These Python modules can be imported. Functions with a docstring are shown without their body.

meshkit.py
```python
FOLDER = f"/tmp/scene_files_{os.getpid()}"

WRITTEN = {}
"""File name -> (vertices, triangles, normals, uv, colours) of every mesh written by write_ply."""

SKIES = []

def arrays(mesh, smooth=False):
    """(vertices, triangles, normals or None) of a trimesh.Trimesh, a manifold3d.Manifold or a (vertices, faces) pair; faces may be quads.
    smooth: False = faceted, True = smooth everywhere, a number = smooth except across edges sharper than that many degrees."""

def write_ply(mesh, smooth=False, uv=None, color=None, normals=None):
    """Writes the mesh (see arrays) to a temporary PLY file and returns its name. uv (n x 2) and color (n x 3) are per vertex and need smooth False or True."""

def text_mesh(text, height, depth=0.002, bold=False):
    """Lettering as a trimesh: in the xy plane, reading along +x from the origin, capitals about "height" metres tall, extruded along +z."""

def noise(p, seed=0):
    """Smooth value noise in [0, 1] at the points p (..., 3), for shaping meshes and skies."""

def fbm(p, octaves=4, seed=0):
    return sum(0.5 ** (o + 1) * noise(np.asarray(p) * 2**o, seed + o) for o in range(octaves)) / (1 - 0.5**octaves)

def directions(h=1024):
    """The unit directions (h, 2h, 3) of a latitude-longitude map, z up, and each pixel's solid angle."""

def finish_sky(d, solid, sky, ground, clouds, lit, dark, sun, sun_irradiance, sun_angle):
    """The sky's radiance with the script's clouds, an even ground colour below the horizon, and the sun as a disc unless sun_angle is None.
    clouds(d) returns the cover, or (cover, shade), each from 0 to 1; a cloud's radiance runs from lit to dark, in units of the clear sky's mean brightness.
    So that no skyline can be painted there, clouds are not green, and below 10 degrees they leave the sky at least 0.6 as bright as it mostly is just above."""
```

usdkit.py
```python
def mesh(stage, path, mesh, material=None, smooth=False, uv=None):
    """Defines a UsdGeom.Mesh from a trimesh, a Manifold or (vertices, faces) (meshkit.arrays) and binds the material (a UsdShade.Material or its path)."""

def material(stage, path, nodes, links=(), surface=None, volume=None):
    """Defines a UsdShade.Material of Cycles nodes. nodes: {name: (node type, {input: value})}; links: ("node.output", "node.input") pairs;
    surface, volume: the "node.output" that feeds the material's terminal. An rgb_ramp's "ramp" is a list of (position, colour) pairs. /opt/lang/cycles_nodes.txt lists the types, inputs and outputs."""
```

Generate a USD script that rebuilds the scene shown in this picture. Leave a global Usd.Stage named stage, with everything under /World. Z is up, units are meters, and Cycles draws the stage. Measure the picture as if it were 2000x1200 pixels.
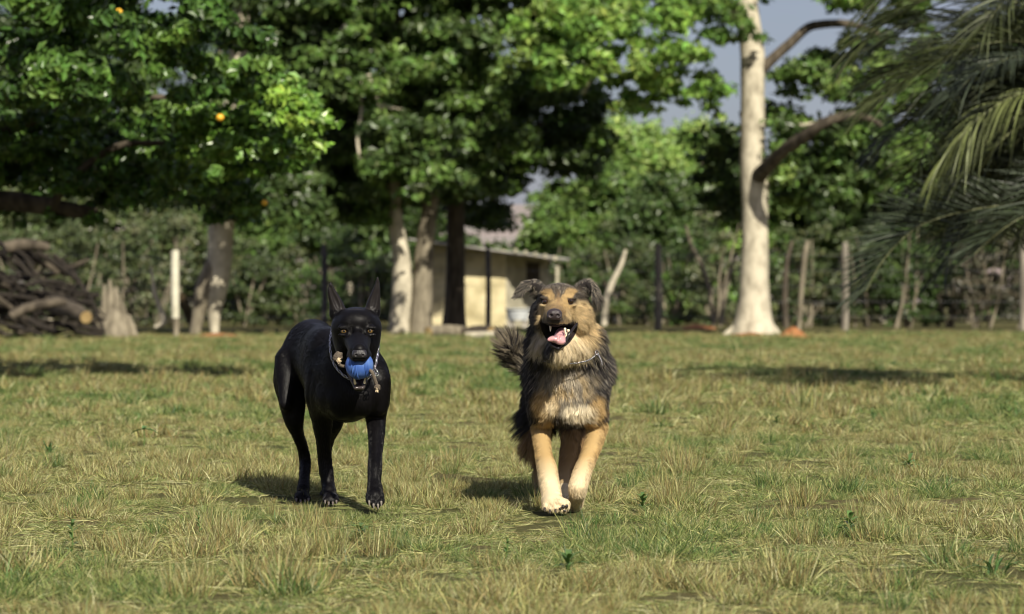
import math, random
import numpy as np, trimesh, usdkit
import meshkit
from shapely.geometry import Polygon, Point
from pxr import Usd, UsdGeom, UsdLux, UsdShade, Gf, Sdf, Vt

stage = Usd.Stage.CreateInMemory()
UsdGeom.SetStageUpAxis(stage, "Z")
UsdGeom.SetStageMetersPerUnit(stage, 1.0)
UsdGeom.Xform.Define(stage, "/World")
UsdGeom.Scope.Define(stage, "/World/Looks")

# ---------------------------------------------------------------- camera
EYE, FPX, HORIZON = 0.76, 5263.0, 590.0          # eye height, focal length in photo pixels, row of the horizon
cam = UsdGeom.Camera.Define(stage, "/World/camera")
cam.CreateHorizontalApertureAttr(36.0)
cam.CreateVerticalApertureAttr(36.0 * 0.6)
cam.CreateFocalLengthAttr(36.0 * FPX / 2000.0)
cam.CreateFStopAttr(4.3)
cam.CreateFocusDistanceAttr(9.62)
cam.CreateExposureAttr(0.52)
cam.CreateClippingRangeAttr(Gf.Vec2f(0.1, 20000))
PITCH = math.degrees(math.atan((600.0 - HORIZON) / FPX))
cam.AddTranslateOp().Set(Gf.Vec3d(0, 0, EYE))
cam.AddRotateXOp().Set(90.0 - PITCH)

# ---------------------------------------------------------------- sky and sun
SUN_AZ, SUN_EL = math.radians(20.0), math.radians(37.0)
SUN = np.array([math.sin(SUN_AZ) * math.cos(SUN_EL), -math.cos(SUN_AZ) * math.cos(SUN_EL), math.sin(SUN_EL)])
SKY_STRENGTH, SUN_INTENSITY = 0.05, 1.25
dome = UsdLux.DomeLight.Define(stage, "/World/sky")
dome.GetPrim().SetCustomDataByKey("kind", "structure")
sky_mat = usdkit.material(stage, "/World/Looks/sky_look", {
    "sky": ("sky_texture", {"sky_type": "single_scattering", "sun_disc": False, "sun_elevation": SUN_EL,
                            "sun_rotation": math.atan2(SUN[0], SUN[1]), "aerosol_density": 2.0, "air_density": 1.0}),
    "tc": ("texture_coordinate", {}), "n": ("noise_texture", {"scale": 2.2, "detail": 5.0, "roughness": 0.6}),
    "r": ("rgb_ramp", {"ramp": [(0, (0.15, 0.15, 0.15)), (0.4, (0.35, 0.35, 0.35)), (0.7, (0.7, 0.7, 0.7)), (1, (0.8, 0.8, 0.8))]}),
    "veil": ("mix", {"mix_type": "mix", "color2": (6.3, 6.2, 8.6)}),
    "bg": ("background_shader", {"strength": SKY_STRENGTH})}, [("tc.generated", "n.vector"), ("n.fac", "r.fac"), ("r.color", "veil.fac"), ("sky.color", "veil.color1"), ("veil.color", "bg.color")], surface="bg.background")
UsdShade.MaterialBindingAPI.Apply(dome.GetPrim()).Bind(sky_mat)
sun = UsdLux.DistantLight.Define(stage, "/World/sun")
sun.CreateIntensityAttr(SUN_INTENSITY)
sun.CreateAngleAttr(0.5)
sun.CreateNormalizeAttr(True)
sun.CreateColorAttr(Gf.Vec3f(1.0, 0.93, 0.78))
_z = SUN / np.linalg.norm(SUN); _x = np.cross([0, 0, 1], _z); _x /= np.linalg.norm(_x); _y = np.cross(_z, _x)
sun.AddTransformOp().Set(Gf.Matrix4d(*[float(v) for row in ([*_x, 0], [*_y, 0], [*_z, 0], [0, 0, 30, 1]) for v in row]))

# ---------------------------------------------------------------- helpers
def at(px, py, d):
    """the point at distance d that stands at this place of the photograph"""
    return np.array([(px - 1000.0) / FPX * d, d, EYE - (py - HORIZON) / FPX * d])

def project(p):
    p = np.asarray(p)
    return 1000.0 + p[:, 0] / p[:, 1] * FPX, HORIZON + (EYE - p[:, 2]) / p[:, 1] * FPX

used = {}
def numbered(parent, name):
    key = (parent, name); n = used.get(key, 0); used[key] = n + 1
    return f"{parent}/{name}" + (f"_{n:03d}" if n else "")

def tag(prim, label=None, category=None, group=None, kind=None):
    p = prim.GetPrim() if hasattr(prim, "GetPrim") else prim
    for k, v in (("label", label), ("category", category), ("group", group), ("kind", kind)):
        if v: p.SetCustomDataByKey(k, v)
    return p

def thing(name, label, category, loc=(0, 0, 0), group=None):
    x = UsdGeom.Xform.Define(stage, numbered("/World", name))
    x.AddTranslateOp().Set(Gf.Vec3d(*map(float, loc)))
    tag(x, label, category, group)
    x.origin = np.asarray(loc, float)
    return x

ORIGINS = {}
def obj(name, mesh, material, parent=None, smooth=False, tint=None, normals=None, offset=None):
    """one Mesh; world coordinates in, stored relative to the thing's base"""
    base = parent.GetPath().pathString if parent is not None else "/World"
    path = numbered(base, name)
    v, f, n = meshkit.arrays(mesh, smooth)
    if normals is not None: n = normals
    o = np.zeros(3)
    if parent is not None:
        o = ORIGINS.get(base)
        if o is None:
            o = np.array(UsdGeom.XformCache().GetLocalToWorldTransform(parent.GetPrim()).ExtractTranslation())
            ORIGINS[base] = o
    m = UsdGeom.Mesh.Define(stage, path)
    m.CreatePointsAttr(Vt.Vec3fArray.FromNumpy((v - o).astype(np.float32)))
    m.CreateFaceVertexCountsAttr(Vt.IntArray.FromNumpy(np.full(len(f), 3, np.int32)))
    m.CreateFaceVertexIndicesAttr(Vt.IntArray.FromNumpy(f.astype(np.int32).ravel()))
    m.CreateSubdivisionSchemeAttr("none")
    if n is not None:
        m.CreateNormalsAttr(Vt.Vec3fArray.FromNumpy(n.astype(np.float32)))
        m.SetNormalsInterpolation("vertex")
    if tint is not None:
        UsdGeom.PrimvarsAPI(m).CreatePrimvar("tint", Sdf.ValueTypeNames.Color3fArray, "vertex").Set(Vt.Vec3fArray.FromNumpy(np.asarray(tint, np.float32)))
    UsdShade.MaterialBindingAPI.Apply(m.GetPrim()).Bind(material)
    return m

def join(*ms):
    vs, fs, k = [], [], 0
    for v, f in ms:
        v = np.asarray(v, float); f = np.asarray(f, int)
        if f.shape[1] == 4: f = np.vstack([f[:, [0, 1, 2]], f[:, [0, 2, 3]]])
        vs.append(v); fs.append(f + k); k += len(v)
    return np.vstack(vs), np.vstack(fs)

def tri(m): return np.asarray(m.vertices), np.asarray(m.faces)

def box(c, s, rot=None):
    m = trimesh.creation.box(s)
    if rot is not None: m.apply_transform(rot)
    m.apply_translation(c)
    return tri(m)

def tube(points, radii, sides=10, cap=True, rough=0.0, seed=0, flat=None):
    """a tapered tube through the points, its skin uneven by rough"""
    p = np.asarray(points, float); r = np.broadcast_to(np.asarray(radii, float), (len(p),)).copy()
    t = np.gradient(p, axis=0); t /= np.maximum(np.linalg.norm(t, axis=1, keepdims=True), 1e-9)
    ref = np.array([0.0, 0, 1]) if abs(t[:, 2]).mean() < 0.8 else np.array([1.0, 0, 0])
    u = np.cross(t, ref); u /= np.maximum(np.linalg.norm(u, axis=1, keepdims=True), 1e-9); w = np.cross(t, u)
    a = np.linspace(0, 2 * np.pi, sides, endpoint=False)
    ring = np.cos(a)[None, :, None] * u[:, None] + np.sin(a)[None, :, None] * w[:, None]
    v = p[:, None] + ring * r[:, None, None]
    if rough:
        k = meshkit.fbm(v / (np.mean(r) * 1.3) + seed * 7.3, 3, seed) - 0.5
        v = v + ring * (k[..., None] * 2 * rough * r[:, None, None])
    n = len(p); v = v.reshape(-1, 3); i, j = np.meshgrid(np.arange(n - 1), np.arange(sides), indexing="ij")
    q = np.stack([i * sides + j, i * sides + (j + 1) % sides, (i + 1) * sides + (j + 1) % sides, (i + 1) * sides + j], -1).reshape(-1, 4)
    f = np.vstack([q[:, [0, 2, 1]], q[:, [0, 3, 2]]])
    if cap:
        v = np.vstack([v, p[:1], p[-1:]]); c0, c1 = len(v) - 2, len(v) - 1; k = np.arange(sides); k1 = (k + 1) % sides
        f = np.vstack([f, np.stack([np.full(sides, c0), k, k1], 1), np.stack([np.full(sides, c1), (n - 1) * sides + k1, (n - 1) * sides + k], 1)])
    return v, f

def spline(points, n):
    """a smooth curve through the points (any number of columns)"""
    p = np.asarray(points, float); s = np.r_[0, np.cumsum(np.linalg.norm(np.diff(p[:, :3], axis=0), axis=1))]
    from scipy.interpolate import PchipInterpolator
    x = np.linspace(0, s[-1], n)
    return np.stack([PchipInterpolator(s, p[:, k])(x) for k in range(p.shape[1])], 1)

def unit(v): return v / np.maximum(np.linalg.norm(v, axis=-1, keepdims=True), 1e-9)

# ---------------------------------------------------------------- materials
def M(name, nodes, links, surface="p.BSDF"): return usdkit.material(stage, "/World/Looks/" + name, nodes, links, surface=surface)

def two_tone(name, a, b, scale=6.0, rough=0.8, bump=0.3, detail=6.0, stretch=(1, 1, 1), distance=0.02, spec=0.3, lo=0.35, hi=0.65):
    return M(name, {"tc": ("texture_coordinate", {}), "mp": ("mapping", {"scale": stretch}),
                    "n": ("noise_texture", {"scale": scale, "detail": detail, "roughness": 0.62}),
                    "r": ("rgb_ramp", {"ramp": [(0, a), (lo, a), (hi, b), (1, b)]}),
                    "b": ("bump", {"strength": bump, "distance": distance}),
                    "p": ("principled_bsdf", {"roughness": rough, "specular_ior_level": spec})},
             [("tc.object", "mp.vector"), ("mp.vector", "n.vector"), ("n.fac", "r.fac"), ("r.color", "p.base_color"), ("n.fac", "b.height"), ("b.normal", "p.normal")])

def leaf_look(name, rough=0.45, spec=0.4, through=0.3):
    """leaves: each leaf carries its own colour (tint); some light passes through"""
    return M(name, {"a": ("attribute", {"attribute": "tint"}),
                    "g": ("mix", {"mix_type": "multiply", "fac": 1.0, "color2": (1.0, 1.15, 0.45)}),
                    "p": ("principled_bsdf", {"roughness": rough, "specular_ior_level": spec}),
                    "t": ("translucent_bsdf", {}), "m": ("mix_closure", {"fac": through})},
             [("a.color", "p.base_color"), ("a.color", "g.color1"), ("g.color", "t.color"), ("p.BSDF", "m.closure1"), ("t.BSDF", "m.closure2")], surface="m.closure")

LEAF = leaf_look("leaf", rough=0.42, spec=0.45, through=0.14)
GLOSSY_LEAF = leaf_look("citrus_leaf", rough=0.34, spec=0.5, through=0.12)
GRASS = leaf_look("grass_blade", rough=0.5, spec=0.35, through=0.14)
PALM = leaf_look("palm_leaflet", rough=0.5, spec=0.35, through=0.1)
BARK_PALE = two_tone("pale_bark", (0.21, 0.185, 0.135), (0.52, 0.47, 0.36), 4.0, 0.9, 0.8, stretch=(1, 1, 0.6), distance=0.03, lo=0.28, hi=0.58)
BARK_DARK = two_tone("dark_bark", (0.035, 0.028, 0.02), (0.11, 0.09, 0.065), 8.0, 0.9, 0.7, stretch=(1, 1, 0.3))
BARK_GREY = two_tone("grey_bark", (0.10, 0.085, 0.06), (0.27, 0.235, 0.17), 7.0, 0.9, 0.6, stretch=(1, 1, 0.35))
# ---------------------------------------------------------------- ground
def ground_height(x, y):
    p = np.stack([x, y, np.zeros_like(x)], -1)
    return 0.05 * (meshkit.fbm(p * 0.9, 3, 5) - 0.5) * np.clip((y - 3) / 3, 0, 1) * np.clip((75 - y) / 20, 0, 1) * 0.8

def make_ground():
    xs = np.unique(np.r_[-900, -300, -120, -60, np.arange(-30, 30.01, 0.5), 60, 120, 300, 900])
    ys = np.unique(np.r_[-120, -40, -10, 0, np.arange(3, 20, 0.25), np.arange(20, 100, 1.0), 140, 220, 400, 900, 1600])
    X, Y = np.meshgrid(xs, ys, indexing="ij"); Z = ground_height(X, Y)
    v = np.stack([X, Y, Z], -1).reshape(-1, 3); n = len(ys)
    i, j = np.meshgrid(np.arange(len(xs) - 1), np.arange(n - 1), indexing="ij")
    f = np.stack([i * n + j, (i + 1) * n + j, (i + 1) * n + j + 1, i * n + j + 1], -1).reshape(-1, 4)
    m = M("field_soil", {"g": ("geometry", {}),
        "n": ("noise_texture", {"scale": 0.55, "detail": 5.0, "roughness": 0.6}),
        "n2": ("noise_texture", {"scale": 35.0, "detail": 4.0, "roughness": 0.7}),
        "r": ("rgb_ramp", {"ramp": [(0, (0.06, 0.075, 0.024)), (0.42, (0.09, 0.095, 0.034)), (0.6, (0.135, 0.115, 0.052)), (1, (0.16, 0.13, 0.062))]}),
        "r2": ("rgb_ramp", {"ramp": [(0, (0.45, 0.45, 0.45)), (0.5, (0.8, 0.8, 0.8)), (1, (1.3, 1.3, 1.3))]}),
        "x": ("mix", {"mix_type": "multiply", "fac": 1.0}), "b": ("bump", {"strength": 0.8, "distance": 0.03}),
        "p": ("principled_bsdf", {"roughness": 0.95, "specular_ior_level": 0.1})},
        [("g.position", "n.vector"), ("g.position", "n2.vector"), ("n.fac", "r.fac"), ("n2.fac", "r2.fac"), ("r.color", "x.color1"), ("r2.color", "x.color2"),
         ("x.color", "p.base_color"), ("n2.fac", "b.height"), ("b.normal", "p.normal")])
    tag(obj("ground", (v, f), m, smooth=True), kind="structure", label="grassy field of dry and green turf")
make_ground()

def make_hill():
    rng = np.random.default_rng(2)
    x = np.linspace(-500, 700, 80); y = np.linspace(700, 1500, 30)
    X, Y = np.meshgrid(x, y, indexing="ij")
    t = (Y - 700) / 800
    Z = 46 * np.sin(np.pi * np.clip(t, 0, 1)) ** 0.7 * (0.75 + 0.5 * (meshkit.fbm(np.stack([X, Y, 0 * X], -1) / 260, 4, 3) - 0.5)) - 1.0
    v = np.stack([X, Y, Z], -1).reshape(-1, 3); n = len(y)
    i, j = np.meshgrid(np.arange(len(x) - 1), np.arange(n - 1), indexing="ij")
    f = np.stack([i * n + j, (i + 1) * n + j, (i + 1) * n + j + 1, i * n + j + 1], -1).reshape(-1, 4)
    tag(obj("hills", (v, f), two_tone("hill_scrub", (0.20, 0.19, 0.17), (0.34, 0.27, 0.25), 0.03, 0.95, 0.0), smooth=True), "pale grey brown hill far behind the trees", kind="structure")
make_hill()

# ---------------------------------------------------------------- foliage
def leaves(centres, normals, size, rng, aspect=2.2, fold=0.25, jitter=0.6, droop=0.0):
    """folded leaf blades: four corners and a midrib; vertices, triangles"""
    n = len(centres); nn = unit(normals + rng.normal(0, jitter, (n, 3)))
    d = rng.normal(0, 1, (n, 3)); d[:, 2] -= droop; d = unit(d - nn * (d * nn).sum(1, keepdims=True)); s = np.cross(nn, d)
    L = (size * rng.uniform(0.65, 1.3, n))[:, None]; W = L / aspect
    a = centres - d * L * 0.5; b = centres + d * L * 0.5; l = centres + s * W * 0.5 + nn * W * fold - d * L * 0.05; r = centres - s * W * 0.5 + nn * W * fold - d * L * 0.05
    v = np.stack([a, r, b, l], 1).reshape(-1, 3); k = 4 * np.arange(n)[:, None]
    f = np.concatenate([k + [0, 1, 2], k + [0, 2, 3]], 1).reshape(-1, 3)
    return v, f

def clumps(blobs, per_area, size, rng, colours, up=0.15, aspect=2.2, droop=0.0, inner=0.3, jitter=0.8):
    """leaves spread through ellipsoid clumps: mostly near each clump's skin. blobs: (centre, radii) pairs"""
    cs, ns, ts = [], [], []
    colours = np.asarray(colours, float)
    for c, r in blobs:
        n = max(6, int(per_area * (r[0] * r[1] + r[0] * r[2] + r[1] * r[2]) * 4.19))
        d = unit(rng.normal(0, 1, (n, 3))); d[:, 2] = np.where(d[:, 2] < -0.3, -d[:, 2] * 0.5, d[:, 2])
        q = rng.uniform(0, 1, n) ** (inner) * (0.45 + 0.5 * meshkit.noise(d * 1.6 + np.asarray(c) * 3.1, 4) + 0.75 * meshkit.noise(d * 4.5 + np.asarray(c) * 5.3, 9) ** 2)
        cs.append(c + d * q[:, None] * r); ns.append(unit(d / r * np.mean(r) + [0, 0, up]))
        base = colours[rng.integers(len(colours))]
        ts.append(base * rng.uniform(0.55, 1.5, (n, 1)) * (1 + rng.normal(0, 0.06, (n, 3))))
    c, nrm, t = np.vstack(cs), np.vstack(ns), np.vstack(ts)
    v, f = leaves(c, nrm, size, rng, aspect, droop=droop, jitter=jitter)
    return v, f, np.repeat(np.clip(t * 1.5, 0.004, 1), 4, axis=0)

def fill(poly, d, thick, n, r_px, rng, squash=0.85, lean=0.0, skip=None):
    """n clumps whose outline in the photograph is the polygon, at distance d, thick metres deep"""
    P = Polygon(poly).buffer(0); x0, y0, x1, y1 = P.bounds; out = []
    while len(out) < n:
        x, y = rng.uniform(x0, x1), rng.uniform(y0, y1)
        if not P.contains(Point(x, y)): continue
        if skip is not None and skip(x, y): continue
        dd = d + rng.uniform(-0.5, 0.5) * thick + lean * (y - y0) / (y1 - y0)
        r = rng.uniform(0.45, 1.35) * r_px / FPX * dd
        out.append((at(x, y, dd), r * np.array([rng.uniform(.75, 1.3), rng.uniform(.8, 1.3), squash * rng.uniform(.7, 1.4)])))
    return out

def trunk_mesh(points, d, sides=14, rough=0.06, n=24, seed=0):
    """a trunk or limb from (px, py, width px[, depth offset]) rows"""
    rows = [(*at(r[0], r[1], d + (r[3] if len(r) > 3 else 0)), r[2] / 2 / FPX * d) for r in points]
    s = spline(rows, n)
    return tube(s[:, :3], s[:, 3], sides, rough=rough, seed=seed)

DARK_GREEN = [(0.036, 0.062, 0.016), (0.046, 0.076, 0.02), (0.03, 0.05, 0.014)]
MID_GREEN = [(0.066, 0.115, 0.024), (0.078, 0.13, 0.03), (0.056, 0.098, 0.022), (0.092, 0.142, 0.034)]
BRIGHT_GREEN = [(0.10, 0.175, 0.032), (0.12, 0.20, 0.036), (0.08, 0.15, 0.028), (0.14, 0.205, 0.045)]
LIGHT_GREEN = [(0.15, 0.225, 0.055), (0.17, 0.25, 0.06), (0.12, 0.19, 0.045), (0.20, 0.27, 0.075)]
OLIVE = [(0.045, 0.064, 0.022), (0.056, 0.074, 0.027), (0.036, 0.053, 0.019), (0.066, 0.078, 0.032)]

def ground_under(px, d): return at(px, HORIZON + EYE / d * FPX, d)

# ---- citrus tree, upper left, nearer than the rest; its trunk stands outside the picture
def citrus():
    rng = np.random.default_rng(11)
    t = thing("citrus_tree", "dark leafy citrus tree with a few yellow fruits overhanging the left edge", "tree", ground_under(-250, 28))
    tk = trunk_mesh([(-250, 745, 75), (-240, 560, 60), (-200, 430, 52), (-120, 250, 40), (-80, 60, 26)], 28)
    b1 = trunk_mesh([(-215, 450, 44), (-110, 405, 40), (0, 392, 40), (100, 405, 36), (190, 418, 22)], 28)
    obj("trunk", tk, BARK_DARK, t, smooth=50); obj("branch", b1, BARK_DARK, t, smooth=50)
    for pts in ([(-150, 320, 34), (20, 250, 26), (180, 200, 18), (330, 190, 10)], [(100, 405, 20), (160, 330, 16), (260, 280, 12), (420, 280, 8)]):
        obj("branch", trunk_mesh(pts, 27.5), BARK_DARK, t, smooth=50)
    up = fill([(-330, -260), (200, -280), (420, -150), (410, 0), (480, 60), (520, 130), (400, 190), (250, 215), (0, 220), (-330, 240)], 25.0, 3.2, 230, 46, rng)
    low = fill([(-330, 180), (0, 200), (250, 200), (370, 200), (400, 330), (340, 385), (210, 400), (190, 385), (0, 370), (-330, 360)], 28.6, 3.4, 190, 44, rng)
    tip = fill([(350, 160), (470, 140), (560, 150), (640, 250), (620, 300), (560, 350), (470, 345), (400, 390), (350, 330)], 25.8, 1.8, 95, 34, rng)
    low += fill([(330, 330), (470, 350), (520, 400), (480, 440), (390, 430)], 27.0, 1.0, 26, 26, rng)
    hang = fill([(0, 395), (180, 420), (200, 440), (60, 445), (0, 430)], 28, 0.6, 7, 18, rng)
    v, f, c = clumps(up + low + hang, 400, 0.115, rng, [(0.038, 0.08, 0.015), (0.05, 0.098, 0.018), (0.03, 0.062, 0.013), (0.066, 0.118, 0.022)], up=0.12, aspect=2.1, droop=0.3)
    v3, f3, c3 = clumps(tip, 420, 0.115, rng, [(0.07, 0.135, 0.024), (0.085, 0.155, 0.028), (0.055, 0.11, 0.02), (0.10, 0.18, 0.03)], up=0.12, aspect=2.1, droop=0.3)
    v, f = join((v, f), (v3, f3)); c = np.vstack([c, c3])
    # young bright shoots at the right-hand end of the limb
    w = fill([(520, 170), (600, 190), (655, 245), (645, 300), (600, 285), (540, 230)], 24.4, .8, 34, 19, rng)
    v2, f2, c2 = clumps(w, 330, 0.105, rng, [(0.115, 0.20, 0.028), (0.09, 0.165, 0.024), (0.145, 0.23, 0.035)], up=0.3, aspect=2.1)
    obj("crown", (v, f), GLOSSY_LEAF, t, tint=c); obj("young_shoot", (v2, f2), GLOSSY_LEAF, t, tint=c2)
    skin = M("citrus_fruit_skin", {"n": ("noise_texture", {"scale": 300.0}), "b": ("bump", {"strength": 0.2, "distance": 0.002}),
                        "p": ("principled_bsdf", {"base_color": (0.72, 0.40, 0.03), "roughness": 0.4})}, [("n.fac", "b.height"), ("b.normal", "p.normal")])
    for px, py, r in ((232, 24, 0.036), (308, 64, 0.024), (101, 166, 0.036), (430, 230, 0.037), (517, 396, 0.03)):
        s = trimesh.creation.icosphere(2, r); s.vertices *= [1, 1, 0.94]; s.apply_translation(at(px, py, 24.2 if px != 517 else 25.5))
        obj("fruit", tri(s), skin, t, smooth=True)
citrus()

def tree(name, label, category, base, d, parts, crowns, leaf, density, bark=BARK_GREY, group=None, aspect=2.0, look=None, seed=0, up=0.15):
    """trunk and limbs are parts of the tree; its crown is one mass of leaves. parts: (name, rows, bark); crowns: (clumps, colours)"""
    rng = np.random.default_rng(seed + 500)
    t = thing(name, label, category, ground_under(base, d), group)
    for k, (pn, rows, mat) in enumerate(parts): obj(pn, trunk_mesh(rows, d, seed=seed + k, sides=16 if pn == "trunk" else 10), mat or bark, t, smooth=50)
    ms, cs = [], []
    for blobs, colours in crowns:
        v, f, c = clumps(blobs, density, leaf, rng, colours, aspect=aspect, up=up); ms.append((v, f)); cs.append(c)
    if ms: obj("crown", join(*ms), look or LEAF, t, tint=np.vstack(cs))
    return t

# ---- tree with the pale leaning forked trunk, left; its crown runs up behind the citrus
rng = np.random.default_rng(21)
tree("forked_tree", "tree with a pale leaning trunk forked at its red earth foot, behind the white post", "tree", 415, 61,
     [("trunk", [(420, 660, 16), (418, 622, 23), (420, 588, 36), (424, 550, 48), (430, 500, 48), (432, 440, 52), (440, 380, 48), (452, 250, 42), (470, 60, 34), (480, -160, 22)], BARK_PALE),
      ("leg", [(380, 660, 22), (386, 622, 25), (395, 585, 36), (410, 545, 46), (422, 515, 40)], BARK_GREY),
      ("branch", [(444, 440, 22), (458, 400, 22), (500, 330, 20), (560, 240, 16), (640, 160, 10)], BARK_DARK),
      ("branch", [(426, 470, 24), (416, 420, 24), (380, 340, 20), (330, 240, 14)], BARK_DARK)],
     [(fill([(360, 150), (560, 140), (580, 260), (500, 300), (400, 290)], 57.4, 1.6, 34, 30, rng), DARK_GREEN),
      (fill([(330, 300), (420, 200), (520, 250), (600, 330), (640, 420), (560, 450), (470, 440), (400, 420), (340, 380)], 61, 5, 55, 42, rng), DARK_GREEN),
      (fill([(380, -300), (700, -320), (760, 0), (720, 160), (640, 240), (480, 200), (380, 60)], 62, 6, 130, 52, rng), MID_GREEN[:3] + DARK_GREEN)],
     0.21, 72, seed=1)

# ---- the twin trunks and the dark trunk in the middle
tree("twin_trunk_tree", "broad tree with twin trunks, pale at the foot, behind the black dog", "tree", 790, 63,
     [("trunk", [(778, 662, 46), (780, 630, 40), (786, 570, 40), (786, 520, 36), (778, 470, 32), (770, 400, 28), (764, 250, 26), (770, 60, 20), (780, -180, 14)], BARK_PALE),
      ("trunk", [(822, 652, 44), (824, 600, 42), (826, 540, 38), (830, 480, 36), (838, 420, 32), (850, 280, 26), (860, 80, 20), (870, -180, 14)], BARK_GREY),
      ("branch", [(720, 145, 9, -3.4), (728, 180, 9, -3.4), (742, 205, 9, -3.4), (752, 240, 8, -3.4), (760, 262, 6, -3.4)], BARK_PALE),
      ("branch", [(740, 200, 7, -3.4), (760, 210, 6, -3.4), (785, 214, 4, -3.4)], BARK_PALE),
      ("branch", [(704, 160, 6, -3.4), (706, 220, 7, -3.4), (698, 270, 6, -3.4), (704, 310, 5, -3.4)], BARK_PALE),
      ("branch", [(672, 130, 6, -3.4), (676, 90, 7, -3.4), (668, 60, 6, -3.4), (690, 40, 5, -3.4)], BARK_PALE)],
     [(fill([(560, -320), (1000, -330), (1020, -40), (960, 110), (800, 60), (620, 90)], 62, 6, 150, 50, rng), MID_GREEN[:3] + DARK_GREEN[:2]),
      (fill([(600, 60), (860, 60), (1000, 100), (990, 210), (920, 240), (780, 250), (640, 240), (590, 150)], 61, 4, 110, 40, rng), MID_GREEN + DARK_GREEN[:1]),
      (fill([(620, 230), (700, 250), (830, 250), (980, 230), (1010, 330), (1000, 380), (900, 390), (800, 400), (740, 440), (690, 440), (620, 380)], 63.5, 5, 110, 40, rng), DARK_GREEN + MID_GREEN[:1]),
      (fill([(700, 250), (930, 240), (940, 350), (850, 385), (740, 370)], 57.6, 1.6, 44, 30, rng), DARK_GREEN + MID_GREEN[:1]),
      (fill([(690, 250), (850, 240), (860, 300), (820, 380), (760, 400), (700, 330)], 60.5, 1.6, 30, 28, rng), MID_GREEN + OLIVE[:1])],
     0.21, 72, seed=2)
tree("shaded_tree", "tree with a straight dark trunk standing in front of the yellow shed", "tree", 888, 66,
     [("trunk", [(886, 652, 54), (887, 620, 44), (889, 560, 38), (890, 480, 36), (890, 380, 36), (892, 250, 32), (900, 60, 26), (905, -200, 16)], BARK_DARK),
      ("branch", [(890, 400, 20), (930, 330, 18), (990, 280, 14), (1060, 240, 9)], BARK_DARK)],
     [(fill([(960, -320), (1250, -320), (1240, -80), (1200, 60), (1130, 110), (1000, 120), (950, 20)], 66, 6, 120, 48, rng), MID_GREEN[1:] + BRIGHT_GREEN[:1]),
      (fill([(880, 300), (985, 300), (1000, 400), (985, 450), (900, 440)], 69, 3, 40, 32, rng), DARK_GREEN),
      (fill([(880, 110), (1010, 120), (1160, 190), (1200, 260), (1180, 330), (1110, 390), (1070, 340), (1000, 330), (930, 300)], 67, 5, 90, 40, rng), DARK_GREEN + MID_GREEN[:1])],
     0.21, 72, seed=3)

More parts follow.
